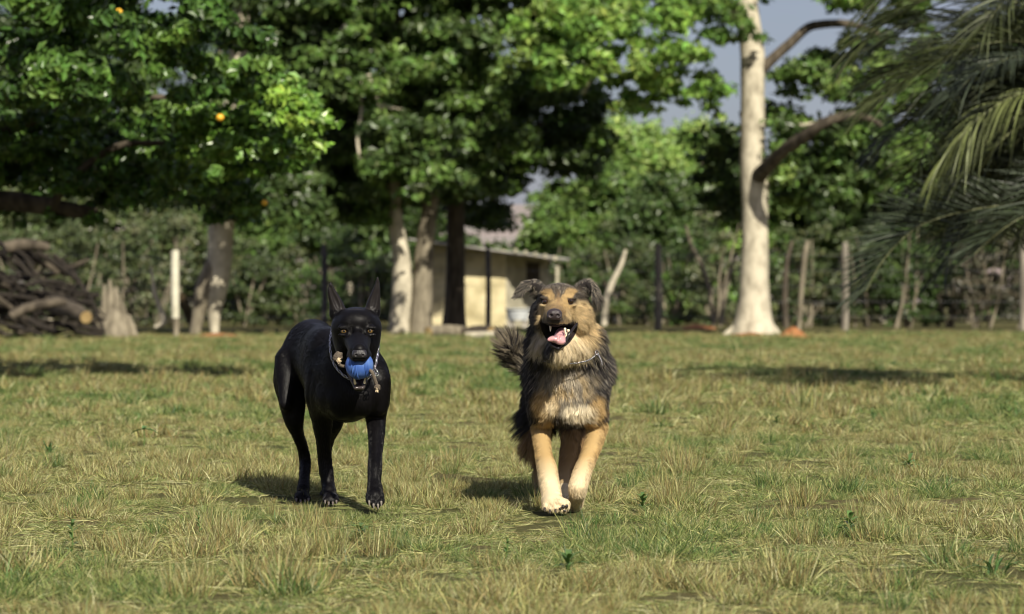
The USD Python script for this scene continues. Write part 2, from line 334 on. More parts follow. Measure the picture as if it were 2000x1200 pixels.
# ---- the big pale trunk on the right
rng = np.random.default_rng(31)
sky_gap = Polygon([(1490, 40), (1600, 20), (1585, 70), (1500, 130)])
bigcrown = [
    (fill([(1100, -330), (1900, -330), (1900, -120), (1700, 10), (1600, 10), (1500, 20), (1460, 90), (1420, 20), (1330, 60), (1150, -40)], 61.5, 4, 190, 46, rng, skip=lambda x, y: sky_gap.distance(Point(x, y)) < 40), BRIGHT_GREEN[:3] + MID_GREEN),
    (fill([(1010, 20), (1180, 0), (1330, 10), (1390, 70), (1370, 140), (1290, 160), (1200, 140), (1080, 190), (1010, 120)], 58, 4, 95, 32, rng), BRIGHT_GREEN),
    (fill([(1180, 150), (1300, 150), (1400, 140), (1440, 190), (1410, 230), (1320, 215), (1230, 230)], 59, 3, 30, 26, rng), BRIGHT_GREEN),
    (fill([(1510, 130), (1600, 110), (1760, 110), (1800, 180), (1760, 230), (1650, 200), (1540, 190)], 62, 4, 64, 27, rng), MID_GREEN),
    (fill([(1600, -20), (1830, -20), (1830, 110), (1700, 115), (1620, 70)], 63, 4, 34, 26, rng), MID_GREEN),
    (fill([(1410, -150), (1530, -150), (1530, -40), (1420, -30)], 57.2, .9, 20, 30, rng), MID_GREEN),
    (fill([(1380, 20), (1450, 40), (1500, 20), (1500, 90), (1460, 75), (1400, 110)], 60.2, 1.2, 14, 22, rng), MID_GREEN),
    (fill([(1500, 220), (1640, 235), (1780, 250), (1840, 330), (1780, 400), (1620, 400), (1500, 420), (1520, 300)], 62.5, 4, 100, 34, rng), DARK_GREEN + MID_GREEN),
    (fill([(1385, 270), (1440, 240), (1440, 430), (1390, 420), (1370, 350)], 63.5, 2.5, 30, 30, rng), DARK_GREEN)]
tree("pale_trunk_tree", "tall tree with a thick pale trunk that flares into roots, lit by the sun", "tree", 1472, 61,
     [("trunk", [(1472, 662, 104), (1472, 650, 92), (1472, 628, 76), (1473, 600, 65), (1473, 560, 58), (1474, 500, 54), (1475, 400, 51), (1474, 340, 58), (1470, 300, 50), (1470, 200, 47), (1470, 110, 48), (1466, 70, 46), (1460, 10, 40), (1452, -80, 34), (1448, -250, 20)], BARK_PALE),
      ("root", [(1402, 667, 8), (1422, 653, 16), (1446, 634, 24), (1464, 600, 30)], BARK_PALE),
      ("root", [(1532, 667, 8), (1519, 655, 16), (1499, 634, 24), (1482, 600, 30)], BARK_PALE),
      ("branch", [(1474, 352, 34), (1500, 325, 28, -.8), (1530, 295, 25, -1.6), (1570, 268, 23, -2.3), (1610, 240, 20, -2.7), (1660, 225, 16, -2.7), (1720, 245, 10, -2.4)], BARK_DARK),
      ("branch", [(1478, 145, 26), (1502, 122, 22), (1540, 88, 20), (1590, 50, 18), (1640, 46, 16), (1720, 70, 10)], BARK_DARK),
      ("branch", [(1480, 255, 8), (1510, 235, 9), (1550, 245, 8), (1590, 240, 5)], BARK_PALE),
      ("branch", [(1460, 60, 20), (1420, 20, 16), (1370, -10, 12), (1280, -40, 8)], BARK_GREY),
      ("branch", [(1290, 150, 6), (1240, 150, 8), (1180, 135, 10), (1150, 160, 7), (1140, 185, 5)], BARK_PALE)],
     bigcrown, 0.21, 64, seed=4)

# ---- hedge of background trees and shrubs
rng = np.random.default_rng(41)
far = [ # centre px, top py, half width, distance, colours, label
    (60, -40, 230, 104, DARK_GREEN, "tall dark tree filling the sky behind the citrus crown"),
    (430, 20, 190, 108, MID_GREEN, "tall green tree far behind the pale leaning trunk"),
    (690, 10, 190, 112, DARK_GREEN, "tall dark tree far behind the twin trunks"),
    (1085, 425, 60, 102, MID_GREEN, "rounded green tree rising behind the shed roof"),
    (1225, 225, 110, 106, LIGHT_GREEN, "bright green sunlit tree far behind, left of the pale trunk"),
    (1370, 240, 90, 109, LIGHT_GREEN, "light green airy tree far behind, just left of the pale trunk"),
    (1190, 330, 85, 98, MID_GREEN, "mid green tree behind the shaggy dog's head"),
    (1300, 350, 80, 94, DARK_GREEN, "dark green tree behind the shaded post, left of the pale trunk"),
    (1560, 300, 90, 100, MID_GREEN, "green tree far behind, just right of the pale trunk"),
    (1710, 225, 110, 98, DARK_GREEN, "dark tree behind the palm fronds"),
    (1890, 60, 150, 96, DARK_GREEN, "dark tree at the right edge behind the palm"),
    (2090, -20, 160, 98, DARK_GREEN, "dark tree past the right edge behind the palm"),
    (690, 330, 95, 98, DARK_GREEN, "dark tree far behind the black dog"),
    (560, 350, 85, 100, MID_GREEN, "green tree far behind, between the pale leaning trunk and the black dog"),
    (320, 395, 60, 92, OLIVE, "olive green bushy tree behind the white post"),
    (90, 340, 130, 102, OLIVE, "olive tree far behind the woodpile"),
    (-110, 320, 120, 100, DARK_GREEN, "dark tree past the left edge")]
for k, (cx, top, hw, d, col, lab) in enumerate(far):
    g = HORIZON + EYE / d * FPX
    rows = [(cx - hw * .7, g - 130), (cx - hw, (top + g) / 2), (cx - hw * .75, top + 50), (cx, top), (cx + hw * .75, top + 50), (cx + hw, (top + g) / 2), (cx + hw * .7, g - 130)]
    lean = rng.uniform(-20, 20)
    tree("background_tree", lab, "tree", cx, d, [("trunk", [(cx + lean, g + 3, 17), (cx + lean * .6, g - 100, 13), (cx, (top + g) / 2, 10), (cx, top + 60, 5)], BARK_GREY if k % 3 else BARK_PALE)],
         [(fill(rows, d, hw / FPX * d * 1.2, int((40 + hw * .55) * max(1, (g - top) / 330)), 38, rng), col)], 0.24, 36, seed=50 + k, group=None)

def shrub(cx, top, hw, d, colours, label, category="bush", stems=5, seed=0, stem_look=BARK_GREY, dens=54, leaf=0.16, name="shrub"):
    rng = np.random.default_rng(seed + 900); g = HORIZON + EYE / d * FPX
    t = thing(name, label, category, ground_under(cx, d))
    for s in range(stems):
        x0 = cx + rng.uniform(-.5, .5) * hw; x1 = cx + rng.uniform(-.9, .9) * hw; h = rng.uniform(.55, .95) * (g - top)
        obj("stem", trunk_mesh([(x0, g + 3, rng.uniform(4, 8)), ((x0 + x1) / 2 + rng.uniform(-8, 8), g - h * .5, 5), (x1, g - h, 2)], d + rng.uniform(-.5, .5), sides=6, n=8), BARK_GREY, t, smooth=True)
    rows = [(cx - hw * .8, g - 4), (cx - hw, g - .45 * (g - top)), (cx - hw * .6, top + .15 * (g - top)), (cx, top), (cx + hw * .6, top + .15 * (g - top)), (cx + hw, g - .45 * (g - top)), (cx + hw * .8, g - 4)]
    v, f, c = clumps(fill(rows, d, hw / FPX * d * 1.3, int(18 + hw * .45), 24, rng), dens, leaf, rng, colours, aspect=2.4)
    obj("foliage", (v, f), LEAF, t, tint=c)
GREY_GREEN = [(0.06, 0.078, 0.032), (0.072, 0.088, 0.038), (0.05, 0.066, 0.026), (0.085, 0.094, 0.047)]
bushes = [
    (30, 430, 70, 89, GREY_GREEN, "grey green bush behind the left part of the woodpile"),
    (150, 430, 75, 86, GREY_GREEN, "pale olive bush behind the broken stump"),
    (255, 440, 60, 84, GREY_GREEN, "thin olive bush left of the white post"),
    (330, 400, 55, 82, GREY_GREEN, "feathery light green bush above the white post"),
    (490, 470, 60, 84, OLIVE, "olive bush right of the pale leaning trunk"),
    (570, 460, 65, 85, OLIVE + MID_GREEN[2:3], "green bush left of the black dog's ears"),
    (660, 450, 60, 81, DARK_GREEN, "dark green bush behind the dark post beside the black dog's ear"),
    (730, 490, 45, 79, OLIVE, "green bush between the black dog's ears and the twin trunks"),
    (1120, 470, 45, 93, OLIVE + MID_GREEN[2:3], "green bush at the right end of the shed"),
    (1190, 440, 55, 87, OLIVE + MID_GREEN[2:3], "green bush with a pale bent stem right of the shaggy dog"),
    (1255, 470, 45, 89, OLIVE, "olive bush left of the shaded post"),
    (1330, 450, 55, 85, OLIVE + MID_GREEN[2:3], "green bush right of the shaded post"),
    (1400, 410, 50, 83, GREY_GREEN, "pale thin bush just left of the pale trunk"),
    (1545, 440, 50, 84, OLIVE + MID_GREEN[2:3], "green bush just right of the pale trunk"),
    (1600, 430, 60, 81, OLIVE, "dry olive bush left of the post near the palm tip"),
    (1690, 430, 60, 80, OLIVE, "dark dry bush right of the post near the palm tip"),
    (1770, 420, 65, 79, DARK_GREEN, "dark bush under the palm's lowest frond"),
    (1850, 400, 70, 80, DARK_GREEN, "very dark bush beneath the palm at right"),
    (1930, 410, 70, 78, [(0.05, 0.046, 0.03), (0.06, 0.054, 0.036)], "dry brownish thicket at the right edge"),
    (2020, 400, 70, 78, [(0.05, 0.046, 0.03), (0.042, 0.045, 0.028)], "dry thicket past the right edge")]
for k, b in enumerate(bushes): shrub(*b, stems=5 + k % 3, seed=k, stem_look=BARK_PALE if k in (9, 12, 14) else BARK_GREY)

# ---- a few bare pale trunks between the shrubs
for k, (rows, d, lab) in enumerate([
        ([(1180, 636, 13), (1184, 590, 13), (1195, 555, 12), (1212, 520, 10), (1222, 488, 6)], 76, "bent pale bare trunk just right of the shaggy dog's head"),
        ([(1395, 632, 12), (1388, 580, 9), (1372, 520, 9), (1350, 480, 8), (1340, 440, 5)], 73, "slim pale trunk leaning left, beside the big pale trunk"),
        ([(1408, 634, 12), (1414, 590, 9), (1424, 540, 7), (1440, 490, 5)], 73, "slim pale trunk leaning right, beside the big pale trunk"),
        ([(1535, 640, 13), (1533, 580, 12), (1536, 520, 10), (1548, 470, 6)], 74, "short pale trunk in the bushes right of the big pale trunk"),
        ([(1560, 645, 10), (1566, 560, 10), (1572, 500, 12), (1578, 470, 8)], 72, "pale broken trunk in the dry bush right of the big pale trunk"),
        ([(302, 640, 6), (322, 628, 14), (312, 602, 11), (300, 560, 8), (296, 520, 5)], 62, "pale dead branch leaning beside the white post")]):
    t = thing("bare_trunk", lab, "trunk", at(rows[0][0], rows[0][1], d))
    obj("stem", trunk_mesh(rows, d, sides=8, n=14, seed=k), BARK_PALE if k in (0, 5) else BARK_DARK if k == 3 else BARK_GREY, t, smooth=50)

# ---- the wood beyond, one mass of leaves
def far_wood():
    rng = np.random.default_rng(77); ms, cs = [], []
    for x0, x1, top, colours in ((-420, 200, 330, OLIVE), (150, 520, 360, OLIVE), (450, 800, 370, MID_GREEN), (760, 985, 400, DARK_GREEN), (1050, 1300, 330, MID_GREEN), (1250, 1480, 300, MID_GREEN + BRIGHT_GREEN), (1440, 1750, 330, OLIVE), (1700, 2420, 300, DARK_GREEN), (960, 1080, 470, MID_GREEN)):
        d = rng.uniform(118, 130); g = HORIZON + EYE / d * FPX
        rows = [(x0, g), (x0 - 10, top + 60), ((x0 + x1) / 2, top), (x1 + 10, top + 60), (x1, g)]
        v, f, c = clumps(fill(rows, d, 6, int((x1 - x0) * (g - top) / 700), 34, rng), 11, 0.46, rng, colours); ms.append((v, f)); cs.append(c)
    tag(obj("far_wood", join(*ms), LEAF, tint=np.vstack(cs)), "far wood of olive and green foliage closing the field", "wood", kind="stuff")
far_wood()
# ---------------------------------------------------------------- the shed
def shed():
    d = 82.0; s = d / FPX
    t = thing("shed", "low yellow washed shed with a lean-to sheet roof behind the trees", "shed", ground_under(960, d))
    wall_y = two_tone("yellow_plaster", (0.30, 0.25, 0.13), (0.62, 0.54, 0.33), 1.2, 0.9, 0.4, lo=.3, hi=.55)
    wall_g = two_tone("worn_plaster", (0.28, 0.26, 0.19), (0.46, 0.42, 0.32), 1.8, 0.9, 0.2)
    roof = two_tone("weathered_roof_sheet", (0.22, 0.21, 0.19), (0.36, 0.34, 0.31), 2.5, 0.7, 0.2)
    dark = two_tone("dark_timber", (0.03, 0.025, 0.02), (0.07, 0.055, 0.04), 8, 0.85, 0.3)
    z = lambda py: EYE - (py - HORIZON) * s
    x = lambda px: (px - 1000) * s
    g = -0.05
    def quad_wall(name, a, b, top_a, top_b, mat, thick=0.15):
        a, b = np.array(a, float), np.array(b, float); n = np.array([-(b - a)[1], (b - a)[0]]); n = n / np.linalg.norm(n) * thick
        p = [a, b, b + n, a + n]; tops = [top_a, top_b, top_b, top_a]
        v = np.array([(*q, g) for q in p] + [(*q, h) for q, h in zip(p, tops)])
        f = np.array([[0, 1, 5, 4], [1, 2, 6, 5], [2, 3, 7, 6], [3, 0, 4, 7], [4, 5, 6, 7], [3, 2, 1, 0]])
        return obj(name, join((v, f)), mat, t)
    # front wall faces the camera from 838 to 992, gable wall turns back to 1076
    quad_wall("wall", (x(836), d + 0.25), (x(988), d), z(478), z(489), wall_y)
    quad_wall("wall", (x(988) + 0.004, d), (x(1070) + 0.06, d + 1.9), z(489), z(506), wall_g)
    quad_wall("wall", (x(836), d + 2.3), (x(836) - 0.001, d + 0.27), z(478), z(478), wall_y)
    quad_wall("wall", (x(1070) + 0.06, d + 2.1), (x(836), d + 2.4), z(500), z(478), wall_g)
    # window in the gable wall
    wdir = np.array([x(1070) + 0.06 - x(988), 1.9, 0]); L = np.linalg.norm(wdir); wdir /= L; nrm = np.array([wdir[1], -wdir[0], 0])
    R = np.eye(4); R[:3, 0] = wdir; R[:3, 1] = -nrm; R[:3, 2] = [0, 0, 1]
    c = np.array([x(988), d, 0]) + wdir * L * 0.62 + np.array([0, 0, z(530)])
    w = obj("window", box(c + nrm * 0.004, (0.7, 0.03, 0.46), R), dark, t)
    for dz in (-0.25, 0.25): obj("frame", box(c + nrm * 0.02 + [0, 0, dz], (0.8, 0.06, 0.06), R), dark, w)
    # roof: corrugated sheets sloping down to the right
    n = 12
    for k in range(5):
        u0, u1 = k / 5, (k + 1) / 5
        pts = []
        for u in np.linspace(u0, u1 - 0.004, n):
            for v_ in (0, 1):
                yy = d - 0.9 + 3.8 * u
                xx = x(800) if v_ == 0 else x(1098) + 0.3 * u
                zz = (z(468) if v_ == 0 else z(507)) + 0.02 * math.cos(u * 5 * n * math.pi) + 0.05 * u + 0.003 * k
                pts.append((xx, yy, zz))
        p = np.array(pts); v = np.vstack([p, p - [0, 0, 0.05]]); m = len(p)
        f = []
        for i in range(n - 1):
            a, b, c2, d2 = 2 * i, 2 * i + 1, 2 * i + 3, 2 * i + 2
            f += [[a, b, c2, d2], [m + d2, m + c2, m + b, m + a]]
        f += [[0, m, m + 1, 1], [m - 2, m - 1, 2 * m - 1, 2 * m - 2]]
        for i in range(n - 1): f += [[2 * i, 2 * i + 2, m + 2 * i + 2, m + 2 * i], [2 * i + 1, m + 2 * i + 1, m + 2 * i + 3, 2 * i + 3]]
        obj("roof_sheet", join((v, np.array(f))), roof, t)
    for k in range(5):
        px = 1004 + k * 19
        obj("rafter_end", box((x(px) + .05, d - 0.72, z(488 + (px - 1000) * 0.19) - 0.03), (0.09, 0.5, 0.12)), wall_g, t)
    obj("post", box((x(1088) , d - 0.6, (z(512) + g) / 2), (0.1, 0.1, z(512) - g)), wall_g, t)
shed()

def tub():
    d = 79.0; o = at(1012, 640, d)
    t = thing("wash_tub", "pale grey tub standing on blocks beside the shed, left of the shaggy dog", "tub", o)
    prof = np.array([[0.0, 0.0], [0.30, 0.0], [0.36, 0.30], [0.40, 0.31], [0.40, 0.34], [0.34, 0.34], [0.28, 0.04], [0.0, 0.04]])
    m = trimesh.creation.revolve(prof, sections=24); m.apply_translation(o + [0, 0, 0.22])
    grey = two_tone("galvanised", (0.40, 0.42, 0.43), (0.58, 0.60, 0.61), 3, 0.5, 0.05)
    obj("basin", tri(m), grey, t, smooth=40)
    blk = two_tone("block", (0.25, 0.23, 0.2), (0.36, 0.33, 0.29), 6, 0.9, 0.3)
    for dx in (-0.2, 0.2): obj("block", box(o + [dx, 0, 0.10], (0.18, 0.3, 0.235)), blk, t)
tub()

# ---------------------------------------------------------------- fence of posts and wire
def fence():
    d = 72.0
    POST = two_tone("fence_post_wood", (0.12, 0.105, 0.085), (0.30, 0.27, 0.22), 6, 0.9, 0.5, stretch=(1, 1, 0.25))
    DARKPOST = two_tone("dark_fence_post", (0.05, 0.045, 0.045), (0.12, 0.11, 0.105), 6, 0.9, 0.5, stretch=(1, 1, 0.25))
    t = thing("wire_fence", "wire fence on weathered posts running across behind the trees", "fence", at(950, 640, d))
    posts = [(633, 478, 648, 13, DARKPOST), (953, 482, 648, 11, DARKPOST), (1285, 476, 650, 15, POST), (1650, 474, 648, 15, POST), (1998, 480, 648, 15, POST), (40, 480, 648, 14, DARKPOST)]
    for px, top, bot, w, mat in posts:
        obj("fence_post", trunk_mesh([(px, bot, w), (px + 1, (top + bot) / 2, w * .96), (px, top, w * .92), (px, top - 1, w * .6)], d, sides=9, rough=0.05, n=10, seed=px), mat, t, smooth=50)
    wire = M("fence_wire", {"p": ("principled_bsdf", {"base_color": (0.3, 0.3, 0.3), "metallic": 0.8, "roughness": 0.5})}, [])
    for py in (500, 530, 560, 590, 620):
        v, f = tube([at(px, py + 1.2 * math.sin(px), d - 0.09) for px in (-60, 40, 340, 633, 953, 1285, 1650, 1998, 2100)], 0.0035, 4)
        obj("wire", (v, f), wire, t)
fence()

def white_post():
    d = 58.0
    t = thing("white_post", "short white painted post standing left of the pale leaning trunk", "post", at(342, 657, d))
    paint = two_tone("old_white_paint", (0.42, 0.40, 0.30), (0.60, 0.58, 0.46), 2.5, 0.8, 0.2)
    obj("shaft", trunk_mesh([(343, 622, 15), (342, 560, 16), (342, 492, 16), (342, 489, 14)], d, sides=12, rough=0.02, n=10), paint, t, smooth=40)
    obj("foot", trunk_mesh([(344, 662, 12), (344, 640, 12), (343.5, 618, 13)], d, sides=10, rough=0.08, n=8), BARK_GREY, t, smooth=40)
white_post()

SAWN = two_tone("sawn_wood", (0.20, 0.135, 0.055), (0.32, 0.23, 0.10), 9, 0.85, 0.2)
def log(rows, d, label, name="log", group=None, bark=BARK_DARK, face=True, seed=0, sides=9):
    """a log between two or more (px, py, width px, depth offset) rows with a pale sawn face at its first end"""
    t = thing(name, label, "log", at(rows[0][0], rows[0][1], d + (rows[0][3] if len(rows[0]) > 3 else 0)), group)
    obj("bark", trunk_mesh(rows, d, sides=sides, rough=0.10, n=8, seed=seed), bark, t, smooth=50)
    if face:
        p = at(*rows[0][:2], d + rows[0][3]); q = at(*rows[1][:2], d + rows[1][3]); ax = unit(p - q); r = rows[0][2] / 2 / FPX * d * 0.93
        obj("sawn_end", tube([p - ax * 0.02, p + ax * 0.012], [r, r * 0.96], 12), SAWN, t)
    return t
log([(354, 581, 20, -0.4), (362, 600, 20, 0.0), (378, 632, 22, 0.6)], 61.5, "log propped at the white post with a yellow sawn end")
log([(835, 650, 24, -0.5), (870, 646, 24, 0), (905, 648, 22, 0.2)], 59, "thick brown log lying at the foot of the dark trunk", bark=BARK_GREY)
log([(962, 650, 26, -0.5), (935, 648, 26, 0), (905, 652, 24, 0.2)], 58, "dark log lying end-on below the dark fence post, left of the shaggy dog's tail")
log([(990, 652, 14, -0.3), (950, 655, 15, 0), (910, 656, 14, 0.2)], 57, "thin pale log lying in front of the two thicker logs", bark=BARK_PALE)

def stump():
    d = 58.0; rng = np.random.default_rng(8)
    t = thing("broken_stump", "jagged pale broken stump beside the woodpile", "stump", at(225, 655, d))
    for k, (px, top, w) in enumerate([(205, 556, 18), (216, 546, 20), (228, 560, 20), (240, 588, 16), (222, 600, 44), (250, 615, 12), (196, 600, 14)]):
        obj("splinter" if w < 40 else "stump_base", trunk_mesh([(px + (px - 222) * .45, 660, w * 1.5), (px + (px - 222) * .1, 625, w * 1.05), (px, (top + 620) / 2, w * .8), (px - 2, top, w * .25)], d, sides=8, rough=0.2, n=12, seed=k), BARK_GREY, t, smooth=50)
stump()

def mounds():
    earth = two_tone("red_earth", (0.22, 0.085, 0.03), (0.33, 0.15, 0.06), 7, 0.95, 0.8)
    def mound(px, py, rx, h, d, label, seed):
        u, v = np.meshgrid(np.linspace(0, 2 * np.pi, 40, endpoint=False), np.linspace(0, 1, 14), indexing="ij")
        rr = rx / FPX * d; hh = h / FPX * d; c = at(px, py, d); c[2] = -0.03
        p = np.stack([np.cos(u) * v * rr, np.sin(u) * v * rr * 0.8, hh * (1 - v ** 1.7)], -1)
        p *= (1 + 0.35 * (meshkit.fbm(p * 5 + seed, 3, seed) - 0.5))[..., None]; p = p + c; m = 14
        i, j = np.meshgrid(np.arange(40), np.arange(m - 1), indexing="ij")
        f = np.stack([i * m + j, i * m + j + 1, ((i + 1) % 40) * m + j + 1, ((i + 1) % 40) * m + j], -1).reshape(-1, 4)[:, ::-1]
        tag(obj("earth_mound", (p.reshape(-1, 3), f[:, ::-1]), earth, smooth=True), label, "mound")
    mound(1550, 672, 34, 27, 55, "small red earth mound on the grass right of the big pale trunk", 1)
    mound(425, 660, 60, 11, 58, "spread of red earth round the pale leaning trunk's foot", 2)
    mound(1466, 662, 66, 9, 60, "reddish earth heaped round the root flare of the big pale trunk", 3)
    mound(1365, 640, 40, 12, 76, "low red earth bank in the sun behind the big pale trunk", 4)
mounds()

# ---------------------------------------------------------------- woodpile
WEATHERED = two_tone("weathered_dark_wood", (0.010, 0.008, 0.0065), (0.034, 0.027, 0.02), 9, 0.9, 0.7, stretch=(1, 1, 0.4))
def woodpile():
    rng = np.random.default_rng(61); n = 0
    heap = Polygon([(-120, 662), (-120, 470), (0, 468), (60, 470), (110, 500), (150, 545), (185, 600), (200, 658)])
    for k in range(120):
        while True:
            x, y = rng.uniform(-110, 200), rng.uniform(470, 660)
            if heap.contains(Point(x, y)): break
        L = rng.uniform(45, 120); a = rng.normal(0.35, 0.4); w = rng.uniform(3.5, 13)
        dd = 55 + (660 - y) / 190 * 2.0 + rng.uniform(-.3, 1.6)
        x0, y0, x1, y1 = x - L / 2 * math.cos(a), y - L / 2 * math.sin(a), x + L / 2 * math.cos(a), y + L / 2 * math.sin(a)
        lim = lambda px: 668 - 0
        y0, y1 = min(y0, 655), min(y1, 655)
        bend = rng.normal(0, 5); dz = rng.uniform(-.5, .5)
        x1 = min(x1, 205)
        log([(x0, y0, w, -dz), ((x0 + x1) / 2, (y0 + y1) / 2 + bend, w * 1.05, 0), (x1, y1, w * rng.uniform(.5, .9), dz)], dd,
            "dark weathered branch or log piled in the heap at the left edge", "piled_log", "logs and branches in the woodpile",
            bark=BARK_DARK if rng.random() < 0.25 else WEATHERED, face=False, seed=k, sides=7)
    log([(168, 620, 26, -1.6), (140, 606, 34, -0.8), (100, 596, 34, 0.6)], 55, "thick log at the woodpile's right end showing a round yellow sawn face", bark=BARK_DARK)
    log([(8, 486, 26, 0), (50, 478, 24, 0.2), (95, 484, 16, 0.4)], 56.5, "greyish log lying on top of the woodpile", bark=BARK_DARK, face=False)
    log([(20, 620, 18, -1.2), (60, 600, 20, -1.0), (130, 590, 14, -.8)], 54.5, "greyish curved log low on the front of the woodpile", bark=BARK_DARK, face=False)
woodpile()

# ---------------------------------------------------------------- palm at the right edge
def palm():
    d = 24.0; rng = np.random.default_rng(71)
    t = thing("feather_palm", "feather palm drooping long grey green fronds in from the right edge", "palm tree", ground_under(2240, d))
    tk = trunk_mesh([(2240, HORIZON + EYE / d * FPX + 10, 150), (2238, 600, 130), (2220, 400, 115), (2200, 240, 110), (2190, 150, 90)], d, sides=18, rough=0.12)
    obj("trunk", tk, BARK_DARK, t, smooth=50)
    rib = M("palm_rib", {"p": ("principled_bsdf", {"base_color": (0.13, 0.14, 0.06), "roughness": 0.5})}, [])
    def frond(rows, leaf_px, dd, n=64, sag=0.35, colour=(0.075, 0.095, 0.045), spread=1.0, lift=0.35):
        """rows of (px, py, depth offset) from the foot to the tip; two ranks of narrow leaflets"""
        pts = spline([(*at(r[0], r[1], dd + r[2]),) for r in rows], 40)
        w = np.linspace(0.018, 0.003, 40)
        rb = obj("frond", tube(pts, w, 6), rib, t, smooth=True)
        T = unit(np.gradient(pts, axis=0)); up = np.array([0, 0, 1.0]); S = unit(np.cross(T, up)); U = np.cross(S, T)
        vs, fs, ts, k = [], [], [], 0
        for side in (-1, 1):
            for i in range(int(n * 1.05)):
                q = 0.10 + 0.90 * (i + rng.uniform(-.4, .4)) / (n * 1.05); q = min(max(q, 0.05), 0.995)
                j = q * 39; a = int(j); b = min(a + 1, 39); fr = j - a
                p, tt, ss, uu = (A[a] * (1 - fr) + A[b] * fr for A in (pts, T, S, U))
                L = leaf_px / FPX * dd * (math.sin(math.pi * (0.15 + 0.75 * q)) ** 0.6) * rng.uniform(.85, 1.12)
                dirv = unit(tt * (0.75 + 0.5 * q) + side * ss * 0.8 * spread + uu * (lift + rng.normal(0, .24)) + rng.normal(0, .05, 3))
                m = 6; s = np.linspace(0, 1, m); path = p + dirv * (s * L)[:, None] + np.array([0, 0, -1]) * (sag * L * s ** 2)[:, None]
                flat = unit(np.cross(dirv, tt) + 1e-6 + rng.normal(0, .3, 3)); wv = unit(np.cross(dirv, flat)) ; ww = 0.0060 * np.array([.7, 1, 1, .85, .6, .05])
                v = np.concatenate([path - wv * ww[:, None], path + wv * ww[:, None]])
                f = [[x, x + 1, m + x + 1, m + x] for x in range(m - 1)]
                vs.append(v); fs.append(np.array(f) + k); k += len(v)
                ts.append(np.tile(np.array(colour) * rng.uniform(.45, 1.6), (len(v), 1)))
        obj("leaflets", join((np.vstack(vs), np.vstack(fs))), PALM, rb, tint=np.vstack(ts))
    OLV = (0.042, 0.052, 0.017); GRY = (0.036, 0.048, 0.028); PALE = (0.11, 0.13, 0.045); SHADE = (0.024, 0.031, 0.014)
    H = (2190, 215)
    def out(rows, *a, **k): frond([(*H, 0)] + rows, *a, **k)
    out([(2090, 330, -.3), (2000, 392, -.5), (1900, 410, -.6), (1810, 435, -.6), (1740, 490, -.6), (1692, 570, -.6)], 150, d - 1.2, 130, 0.12, GRY, lift=0.75, spread=0.7)
    out([(2110, 330, -.4), (2040, 400, -.6), (1970, 440, -.7), (1900, 500, -.7)], 150, d - 1.5, 80, 0.2, GRY, lift=0.6)
    out([(2080, 170, -.6), (1990, 185, -1.0), (1920, 225, -1.2), (1870, 275, -1.3), (1832, 328, -1.3)], 110, d - 1, 110, 0.6, PALE, lift=0.0, spread=0.6)
    out([(2080, 110, -.4), (1980, 80, -.6), (1880, 100, -.7), (1780, 150, -.7), (1700, 220, -.7)], 170, d - .8, 130, 0.3, OLV)
    out([(2090, 60, -.4), (1980, 5, -.6), (1850, -10, -.6), (1750, 30, -.6), (1670, 110, -.6)], 180, d - .6, 130, 0.3, OLV)
    out([(2110, 30, -.4), (2010, -70, -.6), (1890, -90, -.6), (1780, -50, -.6), (1700, 30, -.6)], 180, d - .3, 130, 0.35, OLV)
    out([(2090, 200, -.6), (2010, 215, -.9), (1940, 265, -1.0), (1880, 340, -1.0)], 150, d - 1, 90, 0.4, OLV)
    out([(2100, 130, -.6), (2010, 110, -1.1), (1930, 130, -1.4), (1860, 190, -1.5)], 150, d - 1, 110, 0.4, GRY)
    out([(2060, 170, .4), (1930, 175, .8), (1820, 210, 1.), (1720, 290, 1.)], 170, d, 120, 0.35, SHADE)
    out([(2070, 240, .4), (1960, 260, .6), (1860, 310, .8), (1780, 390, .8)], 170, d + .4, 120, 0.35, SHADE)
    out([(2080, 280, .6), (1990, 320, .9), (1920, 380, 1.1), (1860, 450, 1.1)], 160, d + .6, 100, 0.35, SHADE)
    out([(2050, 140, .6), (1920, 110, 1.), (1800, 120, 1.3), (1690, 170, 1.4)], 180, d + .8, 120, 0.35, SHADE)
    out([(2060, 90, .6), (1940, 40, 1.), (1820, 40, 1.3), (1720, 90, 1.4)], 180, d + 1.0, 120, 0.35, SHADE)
    out([(2140, -20, 0), (2050, -200, 0), (1920, -260, 0), (1800, -210, 0)], 180, d, 110, 0.4, OLV)
    out([(2120, 60, -.8), (2050, -10, -1.5), (1980, -10, -2.0), (1920, 60, -2.2)], 160, d - .6, 110, 0.4, OLV)
    for k in range(34):   # the dense middle of the crown
        th = rng.uniform(1.7, 3.9); R = rng.uniform(220, 420); sag_ = rng.uniform(60, 190)
        x1, y1 = 2190 + R * math.cos(th), 215 - R * math.sin(th) * .8
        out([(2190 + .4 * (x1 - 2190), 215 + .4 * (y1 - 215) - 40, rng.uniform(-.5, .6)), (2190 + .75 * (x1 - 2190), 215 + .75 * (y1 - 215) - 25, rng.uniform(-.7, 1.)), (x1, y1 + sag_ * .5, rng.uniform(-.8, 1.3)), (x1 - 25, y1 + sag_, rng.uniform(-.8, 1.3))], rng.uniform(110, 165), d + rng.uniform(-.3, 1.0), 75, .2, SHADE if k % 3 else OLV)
    for a in range(9):   # the far side of the crown, past the right edge
        th = rng.uniform(-1.2, 1.3); R = rng.uniform(380, 470)
        out([(2190 + R * .4 * math.cos(th), 100 - 60, .6 * math.sin(3 * a)), (2190 + R * .8 * math.cos(th), 60 + 60 * math.sin(a), 1.6 * math.sin(3 * a)), (2190 + R * math.cos(th), 330 + 90 * math.sin(a), 2.1 * math.sin(3 * a))], 150, d, 46, 0.4, OLV)
palm()

